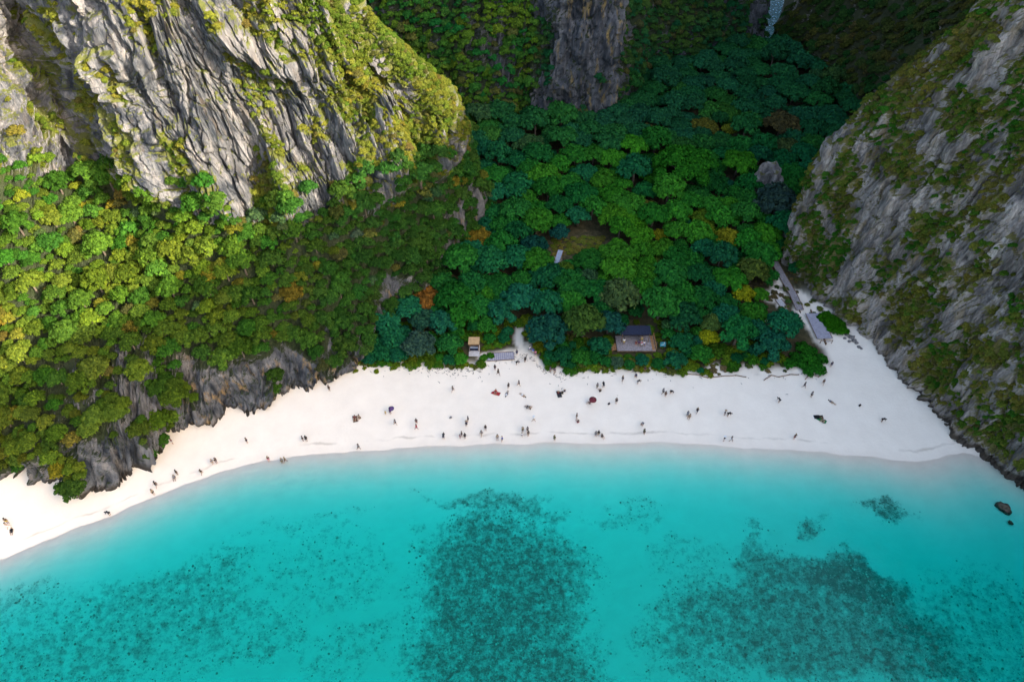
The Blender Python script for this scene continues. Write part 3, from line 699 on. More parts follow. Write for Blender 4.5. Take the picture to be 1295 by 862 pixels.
SMARKS = [(20,230,'under the cliff strip at the slope head'),(130,330,'among the bright crowns of the upper slope'),(270,360,'where the cliff shadow crosses the slope'),(20,400,'on the far end of the slope'),(160,520,'beside the low grey headland rock'),(290,420,'over the dark rock gully'),(400,400,'on the shaded slope over the sand corner'),(150,250,'close under the shaded cliff recess'),(300,290,'close under the sunlit cliff face'),(60,300,'on the sunlit upper slope'),(100,430,'round the pale rock knobs'),(220,470,'above the grey beach rock face'),(60,540,'above the low beach headland'),(350,430,'above the ochre-stained beach rock'),(430,330,'on the shaded slope by the spur'),(200,350,'in the middle of the sunlit slope'),(530,280,'on the spur beside the pale rock pillar')]
def mark(r, L): return min(L, key=lambda m_: (m_[0]-r['px'][0])**2+(1.4*(m_[1]-r['px'][1]))**2)[2]
EMARKS = [(730,310,'in the grassy clearing of the wood'),(470,460,'in the sparse creeper patch on the sand'),(490,430,'in the bright creeper patch under the spur'),(560,462,'left of the tan-roofed hut'),(600,462,'in front of the tan-roofed hut'),(700,455,'on the deck side of the sandy path'),(740,462,'between the sandy path and the deck'),(803,460,'in front of the shaded wooden deck'),(860,455,'in front of the teal sign'),(900,470,'behind the long timber edging'),(950,470,'on the bare sandy bank'),(985,440,'below the curving white path'),(1025,455,'in the thicket at the end of the beach plants')]
TONE = ['dark teal', 'mid green', 'bright green', 'olive brown']
def sized(r, a, b_): return 'large' if r['size'] > a else ('small' if r['size'] < b_ else 'medium-sized')
def tclass(c):
    if c[0] > .065 and c[0] > c[1]*.5: return 3
    if c[1] > .115: return 2
    if c[2] > c[0]*1.6 and c[1] < .085: return 0
    return 1
named = [r for r in rows if r['zone'] == 'named']
valley = sorted([r for r in rows if r['zone'] == 'valley' and r['in']], key=lambda r: -r['size'])[:190]
slope = sorted([r for r in rows if r['zone'] == 'slope' and r['in']], key=lambda r: -r['size'])[:88]
edge = sorted([r for r in rows if r['zone'] in ('edge', 'hedge') and r['in'] and r['r'] > .6], key=lambda r: -r['size'])[:140]
SQ = np.percentile([r['size'] for r in slope], [35, 70]); VQ = np.percentile([r['size'] for r in valley], [33, 70])
single = named+valley+slope+edge
ids = set(id(r) for r in single)
PROTO = {}
def place(r):
    me, tm = KINDS[r['key']][r['var']]; nm = {'named':'tree','valley':'tree','slope':'tree','edge':'beach_shrub','hedge':'hedge_bush'}[r['zone']]
    o = empty(nm, r['p'], r['rz']); s = r['r']; o.scale = (s, s, s*r['hs']); o.rotation_euler = (r['tilt'][0], r['tilt'][1], r['rz'])
    c = link('crown', me, o); c.location = (0, 0, r['lift']); c['tint'] = [float(v) for v in r['tint']]
    if not r['small']:
        t_ = link('trunk', tm, o); t_.location = (0, 0, r['lift'])
    else:
        t_ = link('stem', tm, o); t_.location = (0, 0, r['lift']-.1); t_.scale = (.7, .7, .5)
    k = tclass(r['tint'])
    if r['zone'] == 'named': tag(o, r['label'], 'tree')
    elif r['zone'] == 'valley': 
        sh_ = 'flat-topped' if r['key'] == 'broad' else 'round-crowned'; lb = '%s %s %s tree %s' % (sized(r, VQ[1], VQ[0]), TONE[k], sh_, mark(r, MARKS)); tag(o, lb, 'tree', 'trees: '+lb)
    elif r['zone'] == 'slope':
        c_ = r['tint']; q = 'golden brown' if c_[0] > c_[1]*.85 else ('yellow-green' if c_[0] > .072 else ('mid green' if c_[0] > .045 else 'dark green'))
        lb = '%s %s bushy tree %s' % (sized(r, SQ[1], SQ[0]), q, mark(r, SMARKS)); tag(o, lb, 'tree', 'trees: '+lb)
    elif r['zone'] == 'hedge': tag(o, 'deep green bush of the oval clump beside the grey ramp', 'bush', 'bushes of the oval clump by the ramp')
    else:
        q = 'yellow-green' if r['tint'][0] > .085 else 'fresh green'
        lb = '%s %s leafy shrub %s' % ('taller' if r['size'] > 10 else 'low', q, mark(r, EMARKS)); tag(o, lb, 'shrub', 'shrubs: '+lb)
    PROTO.setdefault((r['key'], r['var']), c)
for r in single: place(r)
rest = [r for r in rows if id(r) not in ids]
KLIST = list(PROTO.keys())
rest = [r for r in rest if (r['key'], r['var']) in PROTO]
def mass(name, rws, label, cat):
    me = bpy.data.meshes.new(name); n_ = len(rws)
    me.vertices.add(n_)
    me.vertices.foreach_set('co', np.array([(r['p'][0], r['p'][1], r['p'][2]+r['lift']*r['r']*r['hs']) for r in rws], np.float32).ravel())
    def va(nm, typ, arr, fld): a = me.attributes.new(nm, typ, 'POINT'); a.data.foreach_set(fld, np.ascontiguousarray(arr).ravel())
    va('scl', 'FLOAT_VECTOR', np.array([(r['r'], r['r'], r['r']*r['hs']) for r in rws], np.float32), 'vector')
    va('rot', 'FLOAT_VECTOR', np.array([(r['tilt'][0], r['tilt'][1], r['rz']) for r in rws], np.float32), 'vector')
    va('tint', 'FLOAT_COLOR', np.array([(*r['tint'], 1) for r in rws], np.float32), 'color')
    va('pick', 'INT', np.array([KLIST.index((r['key'], r['var'])) for r in rws], np.int32), 'value')
    o = link(name, me); tag(o, label, cat, kind='stuff')
    ng = bpy.data.node_groups.new(name, 'GeometryNodeTree')
    ng.interface.new_socket('Geometry', in_out='INPUT', socket_type='NodeSocketGeometry'); ng.interface.new_socket('Geometry', in_out='OUTPUT', socket_type='NodeSocketGeometry')
    N_ = ng.nodes; L_ = ng.links; gi = N_.new('NodeGroupInput'); go = N_.new('NodeGroupOutput'); jn = N_.new('GeometryNodeJoinGeometry')
    def na(nm, typ):
        a = N_.new('GeometryNodeInputNamedAttribute'); a.data_type = typ; a.inputs['Name'].default_value = nm; return a.outputs['Attribute']
    sc_, ro, pk = na('scl', 'FLOAT_VECTOR'), na('rot', 'FLOAT_VECTOR'), na('pick', 'INT')
    er = N_.new('FunctionNodeEulerToRotation'); L_.new(ro, er.inputs[0])
    used = sorted(set((r['key'], r['var']) for r in rws), key=KLIST.index)
    for kk in used:
        cmp_ = N_.new('FunctionNodeCompare'); cmp_.data_type = 'INT'; cmp_.operation = 'EQUAL'
        L_.new(pk, cmp_.inputs[2]); cmp_.inputs[3].default_value = KLIST.index(kk)
        oi = N_.new('GeometryNodeObjectInfo'); oi.inputs[0].default_value = PROTO[kk]; oi.transform_space = 'ORIGINAL'
        io = N_.new('GeometryNodeInstanceOnPoints')
        L_.new(gi.outputs[0], io.inputs['Points']); L_.new(cmp_.outputs[0], io.inputs['Selection']); L_.new(oi.outputs['Geometry'], io.inputs['Instance'])
        L_.new(er.outputs[0], io.inputs['Rotation']); L_.new(sc_, io.inputs['Scale']); L_.new(io.outputs[0], jn.inputs[0])
    L_.new(jn.outputs[0], go.inputs[0])
    md = o.modifiers.new('scatter', 'NODES'); md.node_group = ng
mass('valley_wood', [r for r in rest if r['zone'] == 'valley'], 'dense dark green wood filling the rest of the valley', 'wood')
mass('slope_wood', [r for r in rest if r['zone'] == 'slope'], 'dense green scrub wood covering the rest of the left slope', 'wood')
mass('cliff_scrub', [r for r in rest if r['zone'] in ('ledge', 'back', 'rledge', 'rhill')], 'scrub and bushes clinging to the limestone cliffs', 'scrub')
mass('beach_scrub', [r for r in rest if r['zone'] in ('edge', 'hedge')], 'low green creepers and scrub behind the beach', 'scrub')
print('PLANTS', len(rows), 'single', len(single))
#PART3

# ------------------------------------------------------------------ boulders and rocks
def rock_mesh(name, seed, sub=3, sq=(1,1,1), mat=None):
    bm = bmesh.new(); bmesh.ops.create_icosphere(bm, subdivisions=sub, radius=1.0)
    co = np.array([v.co[:] for v in bm.verts]); q = co*1.3+seed*3.1
    d = 1+.45*fbm(q[:,0], q[:,1], q[:,2], seed, 4)+.16*np.abs(perlin(q[:,0]*3, q[:,1]*3, q[:,2]*1.2, seed+5))
    for v, k in zip(bm.verts, d): v.co = (v.co.x*k*sq[0], v.co.y*k*sq[1], v.co.z*k*sq[2])
    me = bpy.data.meshes.new(name); bm.to_mesh(me); bm.free(); me.materials.append(mat); return me
M_BOULDER = plain('boulder', (.20, .185, .175), .9, .35, 1.5)
M_BOULDER_WET = plain('boulder_wet', (.075, .062, .045), .7, .35, 2.0)
p = gpt(965, 245)
o = link('rock_outcrop', rock_mesh('rock_outcrop', 3, 4, (4.0, 3.0, 5.6), M_ROCK_R)); o.location = (p[0], p[1], p[2]+2.2)
tag(o, 'bare grey rock outcrop standing up among the valley trees', 'rock')
for px, py, s, lab in [(1268,643,1.0,'dark brown boulder standing in the shallows off the right cliff'),(1276,662,.35,'small dark stone in the shallows beside the brown boulder'),(1196,537,.3,'small dark stone on the sand at the right cliff foot'),(174,571,.4,'small dark stone on the sand at the left rock face')]:
    g = gpt(px, py); o = link('boulder', rock_mesh('boulder', int(px), 3, (.8*s, 1.15*s, .9*s), M_BOULDER_WET)); o.location = (g[0], g[1], max(g[2], -.5)+.25*s); o.rotation_euler = (0, 0, .5)
    tag(o, lab, 'rock')
k = 0
for dx, dy, s in [(0,0,.5),(5,3,.6),(9,7,.5),(3,8,.4),(12,10,.45),(-3,4,.35),(15,15,.4),(8,2,.35),(18,17,.3)]:
    g = gpt(1071+dx, 424+dy); k += 1
    o = link('boulder', rock_mesh('boulder', 20+k, 2, (s, s*.8, s*.7), M_BOULDER)); o.location = (g[0], g[1], g[2]+.1)
    tag(o, 'grey-brown fallen stone on the sand between oval bush clump and cliff', 'rock', 'fallen stones at the cliff foot')

# ------------------------------------------------------------------ coral heads on the sea bed
r = np.random.default_rng(5); ico = bmesh.new(); bmesh.ops.create_icosphere(ico, subdivisions=1, radius=1.0)
IV = np.array([v.co[:] for v in ico.verts]); IF = np.array([[v.index for v in f.verts] for f in ico.faces]); ico.free()
IV, IF = IV[IV[:, 2] > -9], IF
x = r.uniform(-95, 95, 60000); y = r.uniform(26, 68, 60000); mk = reef_mask(x, y)
keep = r.random(60000) < np.clip(mk-.1, 0, 1)*.5+.0015*(y < shore(x)-14); keep &= y < shore(x)-7
x, y = x[keep][:8000], y[keep][:8000]; z = ground_h(x, y); s = np.clip(r.lognormal(-2.25, .4, len(x)), .04, .18)
V = IV[None]*(s[:, None]*r.uniform(.6, 1.4, (len(x), 3)))[:, None, :]*np.array([1, 1, .7])+np.stack([x, y, z], 1)[:, None, :]
V += r.normal(size=V.shape)*.18*s[:, None, None]
F = (IF[None]+(np.arange(len(x))*len(IV))[:, None, None]).reshape(-1, 3)
m, n, l, b = new_mat('coral'); t = NT(m); geo = n.new('ShaderNodeNewGeometry')
l.new(t.ramp(geo.outputs['Random Per Island'], [(0, (.12, .13, .10)), (.4, (.24, .24, .18)), (.7, (.42, .40, .31)), (1, (.75, .7, .58))]), b.inputs['Base Color']); b.inputs['Roughness'].default_value = 1
tag(link('coral_reef', mesh_np('coral_reef', V.reshape(-1, 3), F, m)), 'dark coral heads scattered over the sandy sea bed', 'coral', kind='stuff')

# ------------------------------------------------------------------ driftwood and litter along the plant line
r = random.Random(3); b = MB()
for _ in range(260):
    px = r.choice([r.uniform(455, 1040), r.uniform(640, 720), r.uniform(540, 620)]); g0 = U(px, 466, 1.2); yy = float(veg_edge(g0[0]))-r.expovariate(1.1)+.3; xx = g0[0]
    a = r.uniform(0, 6.28); L_ = r.uniform(.1, .7); zz = gh(xx, yy)+.03
    b.tube([(xx, yy, zz), (xx+L_*.5*math.cos(a), yy+L_*.5*math.sin(a), zz+.05), (xx+L_*math.cos(a+.2), yy+L_*math.sin(a+.2), zz+.02)], [.045, .05, .02], 4)
tag(b.build('driftwood', plain('driftwood', (.17, .14, .11), .9, .4)), 'twigs and driftwood washed up along the plant line', 'driftwood', kind='stuff')

# ------------------------------------------------------------------ things people built
M_TAN = plain('tan_roof', (.52, .34, .17), .8, .12, 2); M_WOOD = plain('grey_boards', (.30, .265, .27), .85, .2, 3); M_WOOD2 = plain('brown_timber', (.20, .12, .07), .85, .25, 3)
M_NAVY = plain('navy_canvas', (.018, .024, .050), .85, .2, 3); M_ORANGE = plain('orange_timber', (.38, .20, .09), .8, .2, 3); M_PALE = plain('pale_boards', (.55, .53, .53), .8, .1, 3)
M_TEAL = plain('teal_board', (.03, .20, .25), .5, .1, 3); M_WHITE = plain('white_paint', (.78, .78, .78), .5, .03, 3); M_BLUEGREY = plain('blue_grey_boards', (.32, .38, .48), .7, .15, 3); M_LILAC = plain('grey_ramp', (.36, .34, .39), .85, .12, 2)
# hut
g = gpt(600, 441); t_ = empty('hut', g)
b = MB(); [b.box((x_, y_, 1.25), (.12, .12, 2.5)) for x_ in (-.9, .9) for y_ in (-.8, .8)]; 
for x_ in (-.9, .9):
    for y_ in (-.8, .8): MB().box((x_, y_, 1.2), (.12, .12, 2.6)).build('post', M_WOOD2, t_)
b.bm.free()
rf = MB().box((0, 0, 2.55), (2.3, 2.2, .12), 0, -.10).bevel(.02).build('roof', M_TAN, t_)
MB().box((0, -1.12, 2.46), (2.36, .06, .2), 0, -.10).build('fascia', M_WOOD2, rf)
MB().box((0, .8, 1.2), (1.9, .06, 2.2)).build('back_wall', M_WOOD2, t_)
for s_ in (-.92, .92): MB().box((s_, .1, .9), (.05, 1.3, 1.5)).build('side_wall', M_WOOD2, t_)
MB().box((0, -.75, .75), (1.7, .10, .8)).build('counter_front', M_NAVY, t_); MB().box((0, -.68, 1.18), (1.8, .4, .06)).build('counter_top', M_BLUEGREY, t_)
MB().box((0, -.5, .06), (2.2, 3.2, .16)).build('floor', M_PALE, t_)
tag(t_, 'small hut with flat tan roof and navy counter above the beach', 'hut')
# shaded deck
g = gpt(803, 436); DK = g; t_ = empty('wooden_deck', g)
b = MB()
for i in range(15): b.box((0, -2.05+i*.285, .55), (8.0, .26, .06))
o = b.build('planks', M_WOOD, t_); o['kind'] = 'stuff'
for y_ in (-2.2, 2.2): MB().box((0, y_, .40), (8.0, .10, .28)).build('edge_beam', M_WOOD2, t_)
for x_ in (-3.6, 0, 3.6):
    for y_ in (-1.9, 1.9): MB().box((x_, y_, .15), (.18, .18, .7)).build('footing', M_WOOD2, t_)
for x_ in (-2.9, 2.7):
    for y_ in (.25, 2.1): MB().box((x_, y_, 1.75), (.12, .12, 2.4)).build('post', M_WOOD2, t_)
cn = MB().box((-.1, 1.55, 2.95), (6.4, 2.4, .08), 0, .06).bevel(.02).build('canopy', M_NAVY, t_)
MB().box((-.1, .33, 2.78), (6.4, .04, .28)).build('valance', M_NAVY, cn)
MB().box((-.1, 2.2, 1.5), (5.6, .05, 1.8)).build('back_screen', M_NAVY, t_)
for y_ in (-1.9, -.6, .7, 2.0): MB().box((4.0, y_, 1.0), (.09, .09, 1.0)).build('rail_post', M_ORANGE, t_)
for z_ in (.95, 1.48): MB().box((4.06, .05, z_), (.06, 4.2, .10)).build('rail', M_ORANGE, t_)
MB().box((3.6, .0, .60), (.6, 4.1, .05)).build('side_step', M_ORANGE, t_)
st = MB(); [st.box((-4.3-.32*i, -.9, .45-.14*i), (.32, 1.8, .10)) for i in range(3)]; st.build('steps', M_ORANGE, t_)
tag(t_, 'grey plank deck with navy sunshade and orange-brown rail', 'deck')
# teal sign
g = gpt(837, 441); t_ = empty('information_sign', g)
for x_ in (-.45, .45): MB().box((x_, 0, .9), (.09, .09, 1.8)).build('post', M_WOOD2, t_)
bd = MB().box((0, -.08, 1.5), (1.2, .06, 1.0), 0, -.5).bevel(.01).build('board', M_TEAL, t_)
ring = [(.26*math.cos(a*.6283)-.05, -.16-.18*math.sin(a*.6283)*.48, 1.40+.18*math.sin(a*.6283)*.9) for a in range(11)]
MB().tube(ring, .035, 5).build('white_mark', M_WHITE, bd); MB().tube([(.15, -.10, 1.55), (.32, .14, 1.95)], .035, 5).build('white_mark', M_WHITE, bd)
tag(t_, 'teal information board with a white mark on two posts', 'sign')
# boardwalk, ramp and short walkways
def boardwalk(name, pts, width, mat, label, cat, lift=.3, plank=.3):
    q = [gpt(*a) for a in pts]; t_ = empty(name, q[0]); O = Vector(q[0])
    P_ = [Vector(a)-O+Vector((0, 0, lift)) for a in q]; b = MB(); dist = 0; e1 = []; e2 = []
    for A, B in zip(P_, P_[1:]):
        d = B-A; L_ = d.length; k_ = max(1, int(L_/plank)); rz = math.atan2(d.y, d.x); sl = math.asin(d.z/L_)
        for i in range(k_):
            c = A+d*((i+.5)/k_)
            m_ = Matrix.Translation(c) @ Matrix.Rotation(rz, 4, 'Z') @ Matrix.Rotation(-sl, 4, 'Y') @ Matrix.Diagonal((plank*.975, width, .05, 1)); bmesh.ops.create_cube(b.bm, size=1.0, matrix=m_)
        nrm = Vector((-d.y, d.x, 0)).normalized()*width*.5
        for E, s_ in ((e1, 1), (e2, -1)): E += [A+nrm*s_+Vector((0,0,.06)), B+nrm*s_+Vector((0,0,.06))]
    o = b.build('planks', mat, t_); o['kind'] = 'stuff'
    for E in (e1, e2): MB().tube(E, .07, 5).build('edge_rail', M_WOOD2, t_)
    for p_ in P_:
        MB().box(p_-Vector((0, 0, lift*.5+.1)), (.15, width*.8, lift+.1)).build('footing', M_WOOD2, t_)
    tag(t_, label, cat)
boardwalk('boardwalk', [(979,332),(990,352),(1003,374),(1011,393)], 1.7, M_WOOD, 'grey plank boardwalk coming out of the wood to the beach', 'boardwalk')
boardwalk('ramp', [(1027,398),(1042,430)], 3.3, M_LILAC, 'wide grey ramp down to the white sand beside the bushes', 'ramp', .5, .5)
boardwalk('walkway', [(709,318),(703,336)], 1.3, M_BLUEGREY, 'short blue-grey walkway in the grassy clearing', 'walkway', .4)
boardwalk('landing', [(616,452),(650,450)], 2.2, M_LILAC, 'low grey landing at the mouth of the sandy path', 'landing', .12, .4)
boardwalk('sand_walk', [(982,400),(991,395),(990,387),(984,379)], 1.5, M_PALE, 'curving pale white walk beside the yellow-green tree', 'walkway', .12, .35)
g = gpt(1044, 434); t_ = empty('gate_bar', g)
for x_ in (-1.2, 1.2): MB().box((x_, 0, .5), (.1, .1, 1.0)).build('post', M_WOOD2, t_)
MB().box((0, 0, .85), (2.5, .08, .12)).build('bar', M_WOOD2, t_); MB().box((.2, -.06, .6), (.7, .04, .45)).build('panel', M_PALE, t_)
tag(t_, 'low wooden barrier with a pale panel at the foot of the ramp', 'barrier')
# timber edging
for pts, lab in [([(856,468),(864,473),(880,474),(895,478),(912,476),(930,475),(943,477)],'long brown rope edging laid in curves along the beach plants'),([(966,481),(975,475),(985,477),(998,474),(1010,474)],'brown rope edging under the bare sandy bank'),([(1018,480),(1024,473),(1035,477),(1042,468)],'short zigzag rope edging at the end of the beach plants')]:
    q = [gpt(*a) for a in pts]; t_ = empty('rope_edging', q[0]); O = Vector(q[0])
    fine = []
    for A, B in zip(q, q[1:]):
        for i in range(4): fine.append(Vector(A).lerp(Vector(B), i/4)-O+Vector((0, 0, .16+.05*math.sin(i*1.57))))
    fine.append(Vector(q[-1])-O+Vector((0, 0, .16)))
    MB().tube(fine, .085, 6).build('rope', M_WOOD2, t_)
    for A in q: MB().tube([Vector(A)-O+Vector((0, 0, -.3)), Vector(A)-O+Vector((0, 0, .3))], .06, 6).build('stake', M_WOOD2, t_)
    tag(t_, lab, 'edging')

# ------------------------------------------------------------------ people on the beach
def skin(name, V_, E_, R_):
    me = bpy.data.meshes.new(name); me.from_pydata(V_, E_, []); o = bpy.data.objects.new(name, me); COL.objects.link(o)
    md = o.modifiers.new('s', 'SKIN'); sv = me.skin_vertices[0].data
    for i, q in enumerate(R_): sv[i].radius = (q, q) if not isinstance(q, tuple) else q
    sv[0].use_root = True; md.use_smooth_shade = True
    sd = o.modifiers.new('d', 'SUBSURF'); sd.levels = 1; sd.render_levels = 1
    dg = bpy.context.evaluated_depsgraph_get(); out = bpy.data.meshes.new_from_object(o.evaluated_get(dg)); out.name = name
    bpy.data.objects.remove(o); bpy.data.meshes.remove(me); return out
def pose(kind):
    J = dict(pel=(0,0,.92), spi=(0,0,1.13), che=(0,0,1.36), nek=(0,.01,1.47), hd0=(0,.02,1.55), hd1=(0,.03,1.64), hd2=(0,.02,1.72))
    for s_, n_ in ((-1, 'l'), (1, 'r')):
        J['sh'+n_] = (.18*s_,0,1.38); J['el'+n_] = (.25*s_,-.01,1.11); J['wr'+n_] = (.27*s_,.07,.87); J['ha'+n_] = (.27*s_,.10,.78)
        J['hi'+n_] = (.095*s_,0,.86); J['kn'+n_] = (.11*s_,.03,.48); J['an'+n_] = (.11*s_,0,.08); J['to'+n_] = (.12*s_,.16,.03)
    if kind == 'walk':
        J.update(knl=(-.1,.22,.50), anl=(-.1,.30,.09), tol=(-.1,.46,.06), knr=(.1,-.10,.49), anr=(.1,-.34,.14), tor=(.1,-.22,.03), ell=(-.24,-.16,1.13), wrl=(-.25,-.14,.88), hal=(-.25,-.12,.80), elr=(.24,.12,1.12), wrr=(.24,.30,.96), har=(.23,.36,.92))
    if kind == 'photo':
        J.update(ell=(-.26,.16,1.18), wrl=(-.10,.36,1.42), hal=(-.06,.40,1.48), elr=(.26,.16,1.18), wrr=(.10,.36,1.42), har=(.06,.40,1.48))
    if kind == 'sit':
        dz = -.78
        for q in list(J):
            if q[:2] not in ('kn','an','to'): J[q] = (J[q][0], J[q][1]-.12*max(0, J[q][2]-.92), J[q][2]+dz)
        for s_, n_ in ((-1, 'l'), (1, 'r')):
            J['hi'+n_] = (.10*s_,.06,.13); J['kn'+n_] = (.16*s_,.42,.46); J['an'+n_] = (.15*s_,.66,.08); J['to'+n_] = (.15*s_,.82,.05)
            J['el'+n_] = (.27*s_,.14,.40); J['wr'+n_] = (.18*s_,.36,.42); J['ha'+n_] = (.13*s_,.42,.44)
    if kind == 'bend':
        J.update(spi=(0,.16,1.06), che=(0,.38,1.12), nek=(0,.48,1.10), hd0=(0,.56,1.09), hd1=(0,.64,1.06), hd2=(0,.71,1.02))
        for s_, n_ in ((-1, 'l'), (1, 'r')):
            J['sh'+n_] = (.18*s_,.38,1.10); J['el'+n_] = (.22*s_,.48,.82); J['wr'+n_] = (.15*s_,.56,.58); J['ha'+n_] = (.12*s_,.58,.49); J['kn'+n_] = (.13*s_,.10,.48)
    if kind == 'lie':
        for q in list(J): x_, y_, z_ = J[q]; J[q] = (x_, z_-.9, .13+y_*.6)
        J.update(knl=(-.12,-.42,.34), anl=(-.12,-.62,.08))
    return J
RAD = dict(pel=(.155,.115), spi=(.13,.10), che=(.16,.115), nek=.058, hd0=.085, hd1=.102, hd2=.062, sh=.06, el=.043, wr=.031, ha=.038, hi=.085, kn=.058, an=.042, to=.034)
BODY = [('pel','spi'),('spi','che'),('che','nek'),('nek','hd0'),('hd0','hd1'),('hd1','hd2')]+[e for n_ in 'lr' for e in (('che','sh'+n_),('sh'+n_,'el'+n_),('el'+n_,'wr'+n_),('wr'+n_,'ha'+n_),('pel','hi'+n_),('hi'+n_,'kn'+n_),('kn'+n_,'an'+n_),('an'+n_,'to'+n_))]
def rad(q): return RAD[q] if q in RAD else RAD[q[:2]]
def grow(r_, d): return tuple(a+d for a in r_) if isinstance(r_, tuple) else r_+d
def mid(a, b_, f): return tuple(a[i]+(b_[i]-a[i])*f for i in range(3))
PM = {}
for kd in ('stand', 'walk', 'photo', 'sit', 'bend', 'lie'):
    J = pose(kd); nm = list(J); ix = {q: i for i, q in enumerate(nm)}
    body = skin('body', [J[q] for q in nm], [(ix[a], ix[b_]) for a, b_ in BODY], [rad(q) for q in nm])
    T = ['pel','spi','che','nek','shl','shr']; P_ = [J[q] for q in T]+[mid(J['shl'], J['ell'], .75), mid(J['shr'], J['elr'], .75)]
    P_[0] = mid(J['pel'], J['spi'], -.1); P_[3] = mid(J['che'], J['nek'], .55)
    shirt = skin('shirt', P_, [(0,1),(1,2),(2,3),(2,4),(2,5),(4,6),(5,7)], [grow(rad('pel'), .022), grow(rad('spi'), .03), grow(rad('che'), .025), .075, .085, .085, .068, .068])
    P_ = [J['pel'], J['hil'], J['hir'], mid(J['hil'], J['knl'], .8), mid(J['hir'], J['knr'], .8)]
    shorts = skin('shorts', P_, [(0,1),(0,2),(1,3),(2,4)], [grow(rad('pel'), .02), .108, .108, .090, .090])
    d = (Vector(J['hd2'])-Vector(J['hd0'])).normalized(); c = Vector(J['hd1'])
    bm = bmesh.new(); bmesh.ops.create_icosphere(bm, subdivisions=2, radius=.128, matrix=Matrix.Translation(c+d*.02-Vector((0, .022, 0)) if kd != 'lie' else c+d*.02-Vector((0,0,.02))))
    hair = bpy.data.meshes.new('hair'); bm.to_mesh(hair); bm.free()
    b = MB(); up = d if kd != 'lie' else d
    q_ = up.to_track_quat('Z', 'Y').to_matrix().to_4x4(); M_ = Matrix.Translation(c+d*.05) @ q_
    bmesh.ops.create_cone(b.bm, cap_ends=True, segments=16, radius1=.26, radius2=.24, depth=.03, matrix=M_)
    bmesh.ops.create_cone(b.bm, cap_ends=True, segments=16, radius1=.135, radius2=.115, depth=.13, matrix=M_ @ Matrix.Translation((0, 0, .07)))
    hat = b.mesh('hat')
    PM[kd] = (body, shirt, shorts, hair, hat)
SKIN = [plain('skin_%d' % i, c, .6, .03) for i, c in enumerate([(.42, .25, .16), (.30, .17, .10), (.52, .33, .23)])]
CLO = {k: plain('cloth_'+k.replace(' ', '_'), c, .85, .05) for k, c in {'black':(.010,.010,.012),'navy':(.012,.018,.06),'charcoal':(.035,.036,.040),'red':(.36,.03,.035),'blue':(.03,.09,.42),'white':(.70,.70,.70),'grey':(.16,.16,.17),'maroon':(.13,.022,.03),'olive':(.09,.09,.04),'pink':(.52,.18,.22),'teal':(.015,.13,.14),'tan':(.36,.27,.18),'purple':(.08,.04,.14),'yellow':(.55,.40,.08),'brown':(.09,.055,.035),'green':(.02,.18,.06)}.items()}
HAIRC = {'black':plain('hair_black', (.010,.009,.009), .6, .05), 'brown':plain('hair_brown', (.06,.035,.02), .6, .1), 'fair':plain('hair_fair', (.33,.22,.10), .6, .1)}
for D_ in PM.values():
    for me in D_: me.materials.append(SKIN[0])
USED = {}
VERB = {'stand':'standing','walk':'walking','photo':'photographing','sit':'sitting','bend':'bending down','lie':'lying'}
def slot(o, m_): o.material_slots[0].link = 'OBJECT'; o.material_slots[0].material = m_
pr = random.Random(11)
def person(px, py, kd, top, low, where, rz=None, s=1.0, hat=None, hr=None, loc=None):
    g = loc if loc else gpt(px, py+(3.0 if kd not in ('sit', 'lie') else 1.0)); rz = pr.uniform(0, 6.28) if rz is None else rz
    o = empty('person', (g[0], g[1], g[2]-.01), rz, s*pr.uniform(.96, 1.05)); B_ = PM[kd]; hr = hr or pr.choice(['black', 'black', 'black', 'brown', 'fair'])
    c = link('body', B_[0], o); slot(c, pr.choice(SKIN))
    c = link('shirt', B_[1], o); slot(c, CLO[top]); c = link('shorts', B_[2], o); slot(c, CLO[low]); c = link('hair', B_[3], o); slot(c, HAIRC[hr])
    if hat: c = link('hat', B_[4], o); slot(c, CLO[hat])
    lb = '%sperson in %s top, %s shorts%s %s %s' % ('small ' if s < .8 else '', top, low, ', '+hat+' hat,' if hat else '', VERB[kd], where)
    USED[lb] = USED.get(lb, 0)+1
    tag(o, lb, 'person', 'people on the beach'); return o
SH = 'near the waterline'; MS = 'on the open middle of the beach'; BK = 'on the sand by the beach plants'; LB = 'on the sand under the left rock face'; LW = 'near the water below the left headland'; RT = 'on the sand toward the right cliff'; PT = 'at the mouth of the sandy path'; DKW = 'on the shaded wooden deck'
